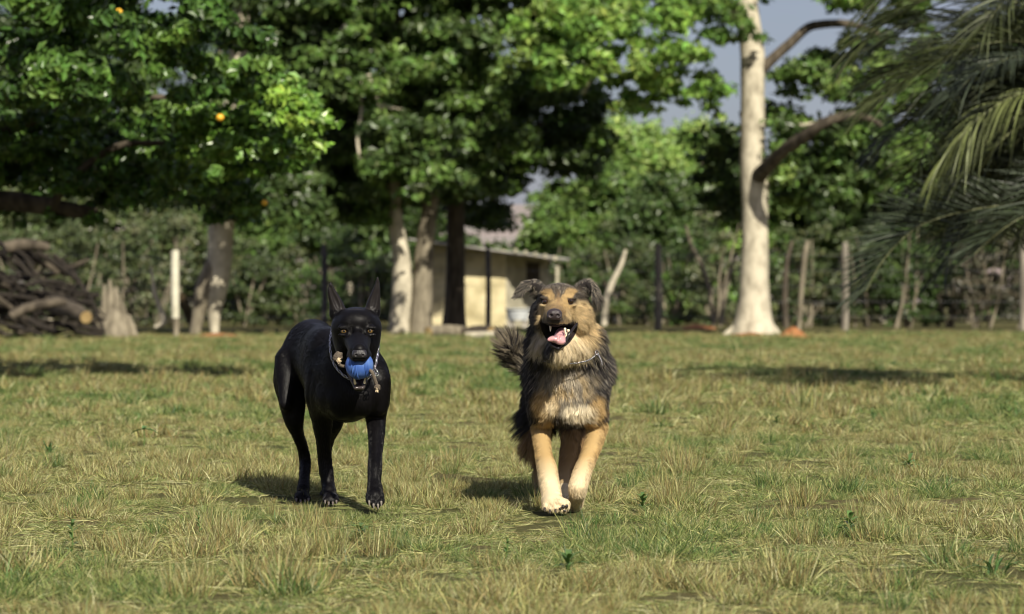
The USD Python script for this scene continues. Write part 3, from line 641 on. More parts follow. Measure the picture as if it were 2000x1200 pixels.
# ---------------------------------------------------------------- grass
STRAW = np.array([(0.33, 0.32, 0.145), (0.41, 0.395, 0.205), (0.255, 0.25, 0.10), (0.34, 0.325, 0.125)])
BROWN = np.array([(0.20, 0.155, 0.06), (0.255, 0.20, 0.08), (0.155, 0.12, 0.048)])
GREENS = np.array([(0.135, 0.175, 0.045), (0.17, 0.205, 0.06), (0.105, 0.145, 0.038), (0.225, 0.245, 0.085)])
DEEP = np.array([(0.06, 0.125, 0.03), (0.075, 0.145, 0.035), (0.05, 0.10, 0.028)])

def tuft(n, radius, length, lean, mix, rng, width=0.0022, curl=0.5, segs=3):
    """n bent blades rooted within radius. mix: (colours, share) pairs"""
    a, r = rng.uniform(0, 2 * np.pi, n), radius * np.sqrt(rng.uniform(0, 1, n))
    root = np.stack([r * np.cos(a), r * np.sin(a), np.full(n, -0.012)], 1)
    th = rng.uniform(0, 2 * np.pi, n); out = 0.6 * root[:, :2] / radius + np.stack([np.cos(th), np.sin(th)], 1) * 0.8
    tilt = np.abs(rng.normal(lean, 0.3, n)); L = length * rng.uniform(0.45, 1.25, n)
    h = unit(out); d0 = np.stack([h[:, 0] * np.sin(tilt), h[:, 1] * np.sin(tilt), np.maximum(np.cos(tilt), 0.08)], 1)
    s = np.linspace(0, 1, segs + 1); bend = rng.uniform(0.1, 1.0, n) * curl
    pts = root[:, None] + d0[:, None] * (s[None, :, None] * L[:, None, None])
    pts[..., :2] += h[:, None] * (bend * L)[:, None, None] * (s ** 2)[None, :, None] * 0.7
    pts[..., 2] -= (bend * L)[:, None] * (s ** 2)[None] * 0.55
    pts[..., 2] = np.maximum(pts[..., 2], 0.004 + 0.0 * s) - np.where(s == 0, 0.015, 0)
    side = unit(np.cross(d0, rng.normal(0, 1, (n, 3)))); w = width * rng.uniform(0.6, 1.4, n)[:, None] * np.array([1, 0.95, 0.75, 0.12] if segs == 3 else [1, .8, .1])[None]
    v = np.stack([pts - side[:, None] * w[..., None], pts + side[:, None] * w[..., None]], 2).reshape(n, -1, 3)   # n, (segs+1)*2
    q = np.concatenate([[[2 * k, 2 * k + 1, 2 * k + 3], [2 * k, 2 * k + 3, 2 * k + 2]] for k in range(segs)])
    f = (q[None] + (np.arange(n) * 2 * (segs + 1))[:, None, None]).reshape(-1, 3)
    pick = rng.choice(len(mix), n, p=[m[1] for m in mix]); col = np.stack([mix[k][0][rng.integers(len(mix[k][0]))] for k in pick]) * rng.uniform(0.5, 1.5, (n, 1))
    return v.reshape(-1, 3), f, np.repeat(col, 2 * (segs + 1), axis=0)

def grass_field(name, label, protos, pts, kinds, scales, rng, folder):
    path = f"/World/{name}"
    pi = UsdGeom.PointInstancer.Define(stage, path)
    UsdGeom.Scope.Define(stage, path + "/kinds")
    rel = pi.CreatePrototypesRel()
    for k, (v, f, c) in enumerate(protos):
        m = UsdGeom.Mesh.Define(stage, f"{path}/kinds/tuft_{k:03d}")
        m.CreatePointsAttr(Vt.Vec3fArray.FromNumpy(v.astype(np.float32)))
        m.CreateFaceVertexCountsAttr(Vt.IntArray.FromNumpy(np.full(len(f), 3, np.int32)))
        m.CreateFaceVertexIndicesAttr(Vt.IntArray.FromNumpy(f.astype(np.int32).ravel()))
        m.CreateSubdivisionSchemeAttr("none")
        UsdGeom.PrimvarsAPI(m).CreatePrimvar("tint", Sdf.ValueTypeNames.Color3fArray, "vertex").Set(Vt.Vec3fArray.FromNumpy(c.astype(np.float32)))
        UsdShade.MaterialBindingAPI.Apply(m.GetPrim()).Bind(GRASS)
        rel.AddTarget(m.GetPath())
    n = len(pts); a = rng.uniform(0, 2 * np.pi, n)
    pi.CreatePositionsAttr(Vt.Vec3fArray.FromNumpy(pts.astype(np.float32)))
    pi.CreateProtoIndicesAttr(Vt.IntArray.FromNumpy(kinds.astype(np.int32)))
    q = np.stack([0 * a, 0 * a, np.sin(a / 2), np.cos(a / 2)], 1).astype(np.float16)   # imaginary, then real
    pi.CreateOrientationsAttr(Vt.QuathArray([Gf.Quath(float(w), float(x), float(y), float(z)) for x, y, z, w in q]))
    pi.CreateScalesAttr(Vt.Vec3fArray.FromNumpy(scales.astype(np.float32)))
    tag(pi, label, "grass", kind="stuff")

def make_grass():
    rng = np.random.default_rng(81)
    kinds = [  # blades, radius, length, lean, colours
        lambda w, b: tuft(b, 0.10, 0.055, 0.95, [(GREENS, .55), (STRAW, .35), (BROWN, .10)], rng, w, 0.7),
        lambda w, b: tuft(b, 0.10, 0.05, 1.05, [(GREENS, .48), (STRAW, .40), (BROWN, .12)], rng, w, 0.8),
        lambda w, b: tuft(b, 0.08, 0.085, 0.45, [(STRAW, .45), (BROWN, .35), (GREENS, .20)], rng, w, 0.35),
        lambda w, b: tuft(b, 0.09, 0.065, 0.6, [(GREENS, .70), (DEEP, .15), (STRAW, .15)], rng, w, 0.6),
        lambda w, b: tuft(b, 0.07, 0.095, 0.5, [(DEEP, .45), (GREENS, .45), (STRAW, .10)], rng, w, 0.5),
        lambda w, b: tuft(b, 0.11, 0.07, 1.15, [(STRAW, .62), (BROWN, .16), (GREENS, .22)], rng, w, 0.7),
        lambda w, b: tuft(b, 0.075, 0.125, 0.30, [(BROWN, .45), (STRAW, .35), (GREENS, .20)], rng, w, 0.2),
        lambda w, b: tuft(b, 0.07, 0.12, 0.35, [(DEEP, .4), (GREENS, .4), (STRAW, .20)], rng, w, 0.35)]
    near = [k(0.0012, 170) for k in kinds] + [k(0.0012, 170) for k in kinds]
    far = [k(0.0027, 85) for k in kinds]
    def scatter(y0, y1, density, base_scale):
        out = []
        ys = np.linspace(y0, y1, 40)
        for a, b in zip(ys[:-1], ys[1:]):
            half = (1000 / FPX) * b * 1.12 + 0.25; n = int(density((a + b) / 2) * 2 * half * (b - a))
            out.append(np.stack([rng.uniform(-half, half, n), rng.uniform(a, b, n)], 1))
        p = np.vstack(out)
        big = meshkit.fbm(np.c_[p * [0.55, 0.35], np.zeros(len(p))], 3, 7); mid = meshkit.fbm(np.c_[p * 1.9, np.zeros(len(p))], 3, 9); fine = meshkit.noise(np.c_[p * 5.0, np.zeros(len(p))], 12)
        u = rng.uniform(0, 1, len(p)); dry = (big - 0.5) * 1.7 + (mid - 0.5) * 1.8 + rng.normal(0, .16, len(p))
        kind = np.where(dry > 0.30, np.where(u < .36, 2, np.where(u < .8, 1, 5)), np.where(dry > 0.0, np.where(u < .45, 1, np.where(u < .65, 5, np.where(u < .85, 0, 2))),
               np.where(dry > -0.35, np.where(u < .55, 0, np.where(u < .8, 3, 1)), np.where(u < .55, 3, np.where(u < .75, 4, 0)))))
        r2 = rng.uniform(0, 1, len(p)); kind = np.where(r2 < .022, 6, np.where(r2 < .034, 7, kind))
        z = ground_height(p[:, 0], p[:, 1])
        s = base_scale * rng.uniform(0.7, 1.3, len(p)) * (0.55 + 0.7 * fine)
        for fx, fy in ((.735 * 0 - 2.68 / 5.263, 9.60), (-.77, 10.2), (-.67, 9.92), (.14, 9.55), (.19, 9.5), (.22, 9.6)): s *= 1 - .45 * np.exp(-((p[:, 0] - fx) ** 2 / .02 + (p[:, 1] - fy) ** 2 / .06))
        return np.c_[p, z], kind, np.stack([s, s, s * rng.uniform(0.75, 1.2, len(p))], 1)
    P, K, S = scatter(5.7, 19.5, lambda y: 105 if y < 12.5 else (72 if y < 16 else 44), 0.80)
    K = K + 8 * (rng.uniform(0, 1, len(K)) < .5)
    grass_field("grass", "short dry and green grass of the near field", near, P, K, S, rng, "near")
    P, K, S = scatter(15.0, 66, lambda y: 14 if y < 19.5 else (36 if y < 28 else 17), 1.12)
    grass_field("far_grass", "short dry and green grass of the field towards the trees", far, P, K, S, rng, "far")
make_grass()

# ---------------------------------------------------------------- single weeds one can pick out
def weed(px, py, kind, label, size=1.0, seed=0):
    rng = np.random.default_rng(seed + 300)
    d = EYE * FPX / (py - HORIZON); o = at(px, py, d); o[2] = float(ground_height(np.array([o[0]]), np.array([o[1]]))[0])
    t = thing("weed", label, "plant", o)
    stem_c = (0.10, 0.17, 0.04)
    def blade(p, yaw, pitch, L, W, col, curl=0.5, n=6):
        s = np.linspace(0, 1, n); dirv = np.array([math.cos(yaw) * math.cos(pitch), math.sin(yaw) * math.cos(pitch), math.sin(pitch)]); sd = np.array([-math.sin(yaw), math.cos(yaw), 0])
        path = p + dirv * (s * L)[:, None] - np.array([0, 0, 1]) * (curl * L * s ** 2)[:, None]; w = W / 2 * np.sin(np.pi * (0.08 + 0.92 * s)) ** 0.7
        lift = np.array([0, 0, 1]) * (w * 0.35)[:, None]
        v = np.vstack([path, path + sd * w[:, None] + lift, path - sd * w[:, None] + lift])
        f = [[i, i + 1, n + i + 1, n + i] for i in range(n - 1)] + [[i + 1, i, 2 * n + i, 2 * n + i + 1] for i in range(n - 1)]
        v, f = join((v, np.array(f))); return v, f, np.tile(np.array(col) * rng.uniform(.8, 1.2), (len(v), 1))
    def leaf(*a, **k):
        v, f, c = blade(*a, **k); obj("leaf", (v, f), LEAF, t, tint=c, smooth=True)
    def stem(a, b, r=0.002):
        v, f = tube([a, (np.asarray(a) + b) / 2 + [0.003, 0, 0], b], [r, r, r * .7], 6); obj("stem", (v, f), LEAF, t, tint=np.tile(stem_c, (len(v), 1)), smooth=True)
    if kind == "broad":
        top = o + [0, 0, 0.085 * size]; stem(o, top, 0.003)
        for yaw, pitch, L in ((0.1, .15, .075), (3.05, .05, .075), (1.5, .9, .05), (-1.6, .7, .05)): leaf(top, yaw, pitch, L * size, L * .48 * size, (0.09, 0.19, 0.06))
    elif kind == "rosette":
        for k in range(12): leaf(o + [0, 0, .02 + .004 * k], k * 2.4 + rng.uniform(-.3, .3), rng.uniform(.3, 1.1), rng.uniform(.05, .085) * size, .02 * size, (0.085, 0.155, 0.04), .4)
    elif kind == "upright":
        top = o + [rng.normal(0, .008), 0, 0.13 * size]; stem(o, top)
        for k in range(14):
            q = (k + 1) / 14; leaf(o + (top - o) * q, k * 2.4, .5 + .5 * q, (.05 - .02 * q) * size, .013 * size, (0.085, 0.15, 0.045), .3)
    else:   # long arching blades
        for k in range(16): leaf(o + [rng.normal(0, .01), rng.normal(0, .01), 0], rng.uniform(0, 6.28), rng.uniform(.7, 1.4), rng.uniform(.09, .17) * size, .006 * size, (0.06, 0.13, 0.035), .55, n=7)
for k, w in enumerate([
    (281, 872, "broad", "broad leaved green weed standing in the grass left of the black dog", 1.1),
    (704, 1066, "rosette", "fresh green rosette in the grass below the black dog's lifted paw", .8),
    (140, 1085, "upright", "tall narrow dark green weed in the grass at lower left", .9),
    (390, 1050, "upright", "slim green shoot in the grass at lower left, right of the tall dark weed", .55),
    (836, 918, "upright", "small green weed between the two dogs", .5),
    (1517, 836, "rosette", "light green weed right of the shaggy dog in mid field", .8),
    (1776, 926, "rosette", "bright green leafy weed in the grass at right", .9),
    (1706, 818, "blades", "dark arching grass clump in mid field at right", 1.0),
    (985, 1105, "upright", "green leafy stalk in the grass below the shaggy dog", .6),
    (1110, 1135, "rosette", "low green plant in the foreground grass under the shaggy dog", .9),
    (1660, 1050, "rosette", "small leafy green plant in the grass at lower right", .9),
    (95, 885, "blades", "dark green arching blades in the grass at far left", 1.0),
    (1940, 1120, "blades", "dark green blade clump at the lower right corner", 1.2),
    (1255, 640 + 365, "rosette", "little green plant right of the shaggy dog's paws", .7)]): weed(*w, seed=k)
# ---------------------------------------------------------------- bodies as one smooth surface
class Body:
    """a signed distance on an uneven grid, finer at the head; shapes are given by (px, py, distance, radius px)"""
    def __init__(self, xs, ys, zs):
        self.ax = [np.asarray(a) for a in (xs, ys, zs)]
        self.D = np.full([len(a) for a in self.ax], 0.5, np.float32)
    @staticmethod
    def axis(lo, hi, f0, f1, fine, coarse):
        a = np.arange(lo, f0, coarse); b = np.arange(f0, f1, fine); c = np.arange(f1, hi, coarse)
        return np.r_[a[a < f0 - fine], b, c]
    def window(self, lo, hi):
        sl = tuple(slice(max(int(np.searchsorted(a, l)) - 1, 0), int(np.searchsorted(a, h)) + 1) for a, l, h in zip(self.ax, lo, hi))
        g = np.meshgrid(*[a[s] for a, s in zip(self.ax, sl)], indexing="ij", sparse=True)
        return sl, g
    def put(self, sl, d, k, sub=False):
        D = self.D[sl]
        if sub:
            d = -d; h = np.clip(0.5 - 0.5 * (D - d) / k, 0, 1); self.D[sl] = D * (1 - h) + d * h + k * h * (1 - h)
        else:
            h = np.clip(0.5 + 0.5 * (d - D) / k, 0, 1); self.D[sl] = d * (1 - h) + D * h - k * h * (1 - h)
    def cone(self, a, b, k=0.02, sub=False):
        pa, pb = at(*a[:3]), at(*b[:3]); ra, rb = a[3] / FPX * a[2], b[3] / FPX * b[2]; m = max(ra, rb) + 0.03 + 1.5 * k
        sl, g = self.window(np.minimum(pa, pb) - m, np.maximum(pa, pb) + m); ba = pb - pa; L = ba @ ba
        q = [g[i] - pa[i] for i in range(3)]
        t = np.clip((q[0] * ba[0] + q[1] * ba[1] + q[2] * ba[2]) / L, 0, 1)
        d = np.sqrt((q[0] - t * ba[0]) ** 2 + (q[1] - t * ba[1]) ** 2 + (q[2] - t * ba[2]) ** 2) - (ra + (rb - ra) * t)
        self.put(sl, d, k, sub)
    def chain(self, pts, k=0.012, sub=False):
        """a limb: one rounded tube through all points, joined to the rest at once"""
        P = np.array([at(*q[:3]) for q in pts]); r = np.array([q[3] / FPX * q[2] for q in pts])
        s = spline(np.c_[P, r], 4 * len(pts)); P, r = s[:, :3], s[:, 3]; m = r.max() + 0.03 + 1.5 * k
        sl, g = self.window(P.min(0) - m, P.max(0) + m); d = None
        for pa, pb, ra, rb in zip(P[:-1], P[1:], r[:-1], r[1:]):
            ba = pb - pa; q = [g[i] - pa[i] for i in range(3)]; t = np.clip((q[0] * ba[0] + q[1] * ba[1] + q[2] * ba[2]) / max(ba @ ba, 1e-12), 0, 1)
            e = np.sqrt((q[0] - t * ba[0]) ** 2 + (q[1] - t * ba[1]) ** 2 + (q[2] - t * ba[2]) ** 2) - (ra + (rb - ra) * t)
            d = e if d is None else np.minimum(d, e)
        self.put(sl, d, k, sub)
    def ball(self, c, r, k=0.02, sub=False, rot=None):
        """ellipsoid: c = (px, py, d); r = (rx px, ry metres, rz px); rot = (axis, degrees)"""
        p = at(*c); R = np.array([r[0] / FPX * c[2], r[1], r[2] / FPX * c[2]]); m = R.max() + 0.03 + 1.5 * k
        sl, g = self.window(p - m, p + m); q = [g[i] - p[i] for i in range(3)]
        if rot is not None:
            T = trimesh.transformations.rotation_matrix(math.radians(-rot[1]), rot[0])[:3, :3]
            q = [T[i, 0] * q[0] + T[i, 1] * q[1] + T[i, 2] * q[2] for i in range(3)]
        k0 = np.sqrt(sum((q[i] / R[i]) ** 2 for i in range(3))); k1 = np.sqrt(sum((q[i] / R[i] ** 2) ** 2 for i in range(3)))
        self.put(sl, k0 * (k0 - 1) / np.maximum(k1, 1e-6), k, sub)
    def surface(self, smooth=3):
        D = self.D; s = D < 0; n = np.array(D.shape)
        c = np.zeros(n - 1, np.int8)
        for o in np.ndindex(2, 2, 2): c += s[o[0]:n[0] - 1 + o[0], o[1]:n[1] - 1 + o[1], o[2]:n[2] - 1 + o[2]]
        cell = np.argwhere((c > 0) & (c < 8)); idx = np.full(n - 1, -1, np.int64); idx[tuple(cell.T)] = np.arange(len(cell))
        P, W = np.zeros((len(cell), 3)), np.zeros(len(cell)); X = self.ax
        for axis in range(3):
            o1, o2 = [i for i in range(3) if i != axis]
            for a, b in np.ndindex(2, 2):
                i0 = cell.copy(); i0[:, o1] += a; i0[:, o2] += b; i1 = i0.copy(); i1[:, axis] += 1
                d0, d1 = D[tuple(i0.T)], D[tuple(i1.T)]; hit = (d0 < 0) != (d1 < 0)
                t = d0[hit] / (d0[hit] - d1[hit]); p = np.stack([X[j][i0[hit, j]] for j in range(3)], 1)
                p[:, axis] += t * (X[axis][i1[hit, axis]] - X[axis][i0[hit, axis]]); P[hit] += p; W[hit] += 1
        v = P / W[:, None]; faces = []
        for axis in range(3):
            o1, o2 = (axis + 1) % 3, (axis + 2) % 3
            lo = [slice(None)] * 3; hi = [slice(None)] * 3; lo[axis] = slice(0, -1); hi[axis] = slice(1, None)
            a, b = s[tuple(lo)], s[tuple(hi)]; e = np.argwhere(a != b)
            e = e[(e[:, o1] > 0) & (e[:, o2] > 0) & (e[:, o1] < n[o1] - 1) & (e[:, o2] < n[o2] - 1)]
            q = []
            for da, db in ((1, 1), (0, 1), (0, 0), (1, 0)):
                i = e.copy(); i[:, o1] -= da; i[:, o2] -= db; q.append(idx[tuple(i.T)])
            q = np.stack(q, 1); flip = ~a[tuple(e.T)]; q[flip] = q[flip][:, ::-1]; faces.append(q)
        f = np.vstack(faces); f = f[(f >= 0).all(1)]; f = np.vstack([f[:, [0, 1, 2]], f[:, [0, 2, 3]]])
        e = np.vstack([f[:, [0, 1]], f[:, [1, 2]], f[:, [2, 0]]]); e = np.unique(np.sort(e, 1), axis=0); w = np.maximum(np.bincount(e.ravel(), minlength=len(v)), 1)
        for step in [0.5, -0.52] * smooth:
            s = np.stack([np.bincount(e[:, 0], v[e[:, 1], k], len(v)) + np.bincount(e[:, 1], v[e[:, 0], k], len(v)) for k in range(3)], 1)
            v = v + np.clip(step * (s / w[:, None] - v), -0.002, 0.002)
        return v, f

def vertex_normals(v, f):
    n = np.zeros_like(v); fn = np.cross(v[f[:, 1]] - v[f[:, 0]], v[f[:, 2]] - v[f[:, 0]])
    for k in range(3): np.add.at(n, f[:, k], fn)
    return unit(n)

def small(shapes, step=0.0012, smooth=2):
    """a small solid from the same shapes, on a grid of its own"""
    lo, hi = np.full(3, 9e9), np.full(3, -9e9)
    for kind, args in shapes:
        if kind == "cut" or kind == "cutball": continue
        for c in ([args[0], args[1]] if kind == "cone" else [args[0]]):
            p = at(*c[:3]); r = (c[3] / FPX * c[2]) if kind == "cone" else max(args[1][0] / FPX * c[2], args[1][1], args[1][2] / FPX * c[2]) * 1.05
            lo, hi = np.minimum(lo, p - r), np.maximum(hi, p + r)
    b = Body(*[np.arange(l - 4 * step, h + 4 * step, step) for l, h in zip(lo, hi)])
    for kind, args in shapes:
        {"cone": b.cone, "ball": b.ball, "cut": lambda *a: b.cone(*a, sub=True), "cutball": lambda *a: b.ball(*a, sub=True)}[kind](*args)
    return b.surface(smooth)

def tinted(name, rough, spec=0.5, bump=None, coat=0.0, sheen=0.0):
    nodes = {"a": ("attribute", {"attribute": "tint"}), "p": ("principled_bsdf", {"roughness": rough, "specular_ior_level": spec, "coat_weight": coat, "coat_roughness": 0.1, "sheen_weight": sheen})}
    links = [("a.color", "p.base_color")]
    if bump:
        nodes |= {"g": ("texture_coordinate", {}), "m": ("mapping", {"scale": bump[2]}), "n": ("noise_texture", {"scale": bump[0], "detail": 3.0, "roughness": 0.7}), "b": ("bump", {"strength": bump[1], "distance": 0.004})}
        links += [("g.object", "m.vector"), ("m.vector", "n.vector"), ("n.fac", "b.height"), ("b.normal", "p.normal")]
    return M(name, nodes, links)

EYE_WET = tinted("dog_eye", 0.05, 0.6)
NOSE_SKIN = tinted("dog_nose", 0.32, 0.5, (900.0, 0.35, (1, 1, 1)))
MOUTH_SKIN = tinted("dog_mouth", 0.22, 0.5)
TOOTH = tinted("dog_tooth", 0.25, 0.5)
CLAW = tinted("dog_claw", 0.35, 0.5)
STEEL = M("bright_chain", {"p": ("principled_bsdf", {"base_color": (0.36, 0.36, 0.39), "metallic": 1.0, "roughness": 0.25})}, [])

def plain(parent, name, shapes, mat, colour, step=0.0012, smooth=2):
    v, f = small(shapes, step, smooth)
    return obj(name, (v, f), mat, parent, tint=np.tile(colour, (len(v), 1)), normals=vertex_normals(v, f))

def eye(parent, px, py, d, r, look, iris, gaze=(0, -1, 0), lids=None):
    c = at(px, py, d); g = unit(np.array(gaze, float))
    s = trimesh.creation.icosphere(3, r); s.apply_translation(c)
    e = obj("eye", tri(s), look, parent, smooth=True, tint=np.tile((0.012, 0.008, 0.006), (len(s.vertices), 1)))
    def cap(rad, a, col, name, par):
        s = trimesh.creation.icosphere(4, rad); v = s.vertices; keep = (unit(v) @ g) > math.cos(a); fm = keep[s.faces].all(1)
        s.update_faces(fm); s.remove_unreferenced_vertices(); ang = np.arccos(np.clip(unit(s.vertices) @ g, -1, 1)) / a
        t = np.array(col)[None] * (1.15 - 0.75 * ang[:, None] ** 3); v = s.vertices + c
        return obj(name, (v, np.array(s.faces)), look, par, tint=t, normals=unit(s.vertices))
    cap(r * 1.02, 0.95, iris, "iris", e); cap(r * 1.035, 0.40, (0.004, 0.004, 0.004), "pupil", e)
    return e

def chain_links(parent, rows, name, link=0.016, wire=0.0022, wide=0.62):
    """alternating oval links along (px, py, d) rows"""
    p = spline([at(*r) for r in rows], 400); s = np.r_[0, np.cumsum(np.linalg.norm(np.diff(p, axis=0), axis=1))]
    n = int(s[-1] / (link * 0.70)); ms = []
    base = trimesh.creation.torus(link * 0.5 - wire, wire, major_sections=14, minor_sections=6); base.apply_scale([1, wide, 1])
    bv, bf = tri(base)
    for k in range(n):
        c = np.array([np.interp((k + .5) / n * s[-1], s, p[:, i]) for i in range(3)]); c2 = np.array([np.interp(min((k + .8) / n, 1) * s[-1], s, p[:, i]) for i in range(3)])
        t = unit(c2 - c); u = unit(np.cross(t, [0.1, 1, 0.05])); w = np.cross(t, u); a = math.pi / 4 + (math.pi / 2) * (k % 2)
        u, w = math.cos(a) * u + math.sin(a) * w, -math.sin(a) * u + math.cos(a) * w
        ms.append((bv @ np.stack([t, u, w]) + c, bf))
    v, f = join(*ms)
    return obj(name, (v, f), STEEL, parent, smooth=True)

def ring(parent, px, py, d, R, wire, axis, name="ring"):
    m = trimesh.creation.torus(R, wire, major_sections=24, minor_sections=8)
    m.apply_transform(trimesh.geometry.align_vectors([0, 0, 1], axis)); m.apply_translation(at(px, py, d))
    return obj(name, tri(m), STEEL, parent, smooth=True)

# ---------------------------------------------------------------- the black dog
def black_dog():
    t = thing("black_dog", "sleek short haired black dog with pricked ears trotting forward, a blue ball in its mouth", "dog", at(650, 985, 10.0) * [1, 1, 0])
    ORIGINS[t.GetPath().pathString] = at(650, 985, 10.0) * [1, 1, 0]
    b = Body(Body.axis(-0.95, -0.40, at(640, 0, 9.6)[0], at(752, 0, 9.6)[0], 0.0024, 0.0055),
             Body.axis(9.30, 10.75, 9.34, 9.80, 0.0032, 0.007), Body.axis(-0.03, 0.92, at(0, 765, 9.6)[2], at(0, 540, 9.6)[2], 0.0024, 0.0055))
    # trunk of the body
    b.ball((678, 738, 9.98), (59, 0.21, 80), .03)
    b.ball((654, 728, 10.14), (61, 0.26, 78), .04)
    b.cone((655, 728, 10.05, 58), (611, 700, 10.42, 48), .04)
    b.ball((609, 690, 10.44), (57, 0.14, 62), .03)
    b.cone((640, 676, 10.0, 34), (612, 662, 10.4, 32), .05)
    b.ball((690, 770, 9.86), (46, 0.10, 50), .03)
    b.ball((672, 778, 9.92), (56, 0.12, 46), .03)
    b.cone((640, 702, 9.95, 20), (620, 775, 9.98, 22), .025); b.ball((622, 790, 10.03), (17, .06, 36), .02)
    b.cone((741, 742, 9.85, 19), (741, 795, 9.86, 15), .02)
    b.ball((664, 784, 9.825), (24, .05, 34), .02); b.ball((712, 778, 9.815), (22, .05, 34), .02)
    b.cone((664, 690, 9.84, 15), (676, 765, 9.80, 12), .02); b.cone((712, 700, 9.80, 14), (700, 765, 9.79, 12), .02)
    b.cone((559, 700, 10.38, 20), (558, 790, 10.30, 12), .02)
    b.chain([(606, 730, 9.92, 6), (604, 770, 9.94, 7), (612, 805, 9.96, 6)], .02, sub=True)
    # neck
    b.cone((692, 668, 9.80, 44), (684, 735, 9.95, 60), .035)
    b.cone((668, 690, 9.95, 40), (650, 700, 10.05, 46), .04)
    # hind leg nearest the left
    b.ball((569, 738, 10.44), (33, 0.115, 60), .03, rot=((0, 1, 0), -4))
    b.chain([(568, 745, 10.42, 30), (571, 785, 10.36, 26), (574, 818, 10.35, 19.5), (582, 850, 10.42, 11.5), (592, 878, 10.49, 10.5), (595.5, 898, 10.50, 11.3), (594.5, 930, 10.42, 10.2), (592, 956, 10.34, 12)], .02)
    b.ball((590, 969, 10.30), (14.5, 0.055, 12), .012)
    for k, x in enumerate((579, 587, 596, 602)): b.ball((x, 974 + (k in (1, 2)) * 2, 10.255), (4.6, 0.018, 6), .004)
    # other hind leg, mostly behind
    b.ball((646, 775, 10.46), (32, 0.10, 52), .03)
    b.chain([(650, 800, 10.42, 26), (652, 822, 10.34, 19), (640, 862, 10.48, 11.5), (636, 892, 10.54, 10.5), (638, 950, 10.44, 9.5)], .014)
    b.ball((638, 966, 10.42), (13, 0.05, 11), .012)
    # fore leg at left, on the ground
    b.ball((630, 760, 10.0), (30, 0.09, 58), .03)
    b.chain([(630, 790, 10.0, 24), (630, 832, 10.04, 19), (632, 862, 10.06, 14.5), (635, 905, 10.08, 13.5), (637, 920, 10.08, 14), (641, 945, 10.07, 12), (643, 960, 10.04, 13.5)], .014)
    b.ball((646, 973, 10.0), (15.5, 0.05, 12), .012)
    for k, x in enumerate((635, 642, 650, 657)): b.ball((x, 977 + (k in (1, 2)) * 2, 9.965), (4.8, 0.02, 6), .004)
    # lifted fore leg at right
    b.ball((733, 752, 9.90), (29, 0.09, 60), .03)
    b.chain([(735, 785, 9.90, 25), (734, 815, 9.92, 20), (735, 850, 9.86, 16), (733, 895, 9.77, 13), (732, 915, 9.73, 13.5), (731, 940, 9.70, 12.5), (732, 955, 9.68, 15)], .014)
    b.ball((732, 970, 9.655), (17.5, 0.036, 17), .012)
    for k, (x, y) in enumerate(((721, 977), (729, 983), (738, 984), (745, 978))): b.ball((x, y, 9.63), (5.4, 0.022, 8), .004)
    # head
    b.ball((696, 640, 9.66), (49, 0.095, 40), .02)
    b.ball((696, 660, 9.69), (45, 0.08, 34), .02)
    b.ball((697, 630, 9.61), (36, 0.062, 27), .015)                 # forehead
    b.cone((698, 662, 9.585, 26), (701, 686, 9.455, 18.5), .02)      # muzzle
    b.cone((700, 668, 9.52, 17), (702, 684, 9.425, 13), .012)
    b.cone((690, 696, 9.50, 13), (696, 700, 9.425, 8.5), .012)       # flews
    b.cone((713, 695, 9.50, 13), (708, 699, 9.425, 8.5), .012)
    b.ball((673, 678, 9.66), (16, 0.06, 28), .03); b.ball((721, 678, 9.66), (16, 0.06, 28), .03)
    for sx, x in ((-1, 672), (1, 722.5)):                              # brow, eye hollow
        b.ball((x - sx * 13.5, 650, 9.540), (5.5, 0.016, 12.5), .012, sub=True)
        b.ball((x + sx * 1, 640.5, 9.572), (11.5, 0.014, 5), .008)
        b.ball((x, 647.3, 9.548), (8.0, 0.022, 4.4), .004, sub=True)
        b.ball((x + sx * 1, 654.5, 9.570), (10.5, 0.012, 4), .007)
    # jaw and mouth
    b.cone((698, 722, 9.66, 22), (701, 752, 9.53, 12), .015)
    b.ball((701, 722, 9.50), (23, 0.10, 26), .008, sub=True)
    b.ball((702, 748, 9.50), (8.5, 0.03, 5), .004, sub=True)
    # ears
    b.chain([(660, 612, 9.68, 17), (657, 596, 9.675, 13.5), (651, 579, 9.668, 10), (646.5, 564, 9.66, 6), (646, 554, 9.655, 2.4)], .010)
    b.chain([(727, 610, 9.68, 16), (730, 592, 9.675, 12.5), (734, 573, 9.668, 8.6), (737, 556, 9.66, 5), (737.5, 543.5, 9.655, 2.2)], .010)
    b.chain([(661, 600, 9.648, 5), (657, 590, 9.648, 6.3), (650, 574, 9.648, 4.6), (646, 562, 9.65, 2)], .006, sub=True)
    b.chain([(728.5, 598, 9.648, 5), (731, 586, 9.648, 5.6), (735.5, 568, 9.648, 3.8), (737, 553, 9.65, 1.8)], .006, sub=True)
    v, f = b.surface(4); n = vertex_normals(v, f)
    px, py = project(v); tint = np.tile((0.0038, 0.0034, 0.0040), (len(v), 1))
    inner = (v[:, 1] < 9.70) & (py < 606) & (n[:, 1] < -0.2); tint[inner] = (0.014, 0.012, 0.012)
    mouth = (v[:, 1] < 9.64) & (np.hypot((px - 701) / 25, (py - 726) / 30) < 1) & (n[:, 1] < -.1) & (py > 708); tint[mouth] = (0.02, 0.012, 0.012)
    lip = mouth & (py > 752); tint[lip] = (0.05, 0.035, 0.03)
    tint *= (0.85 + 0.3 * meshkit.fbm(v * 60, 2, 3))[:, None]
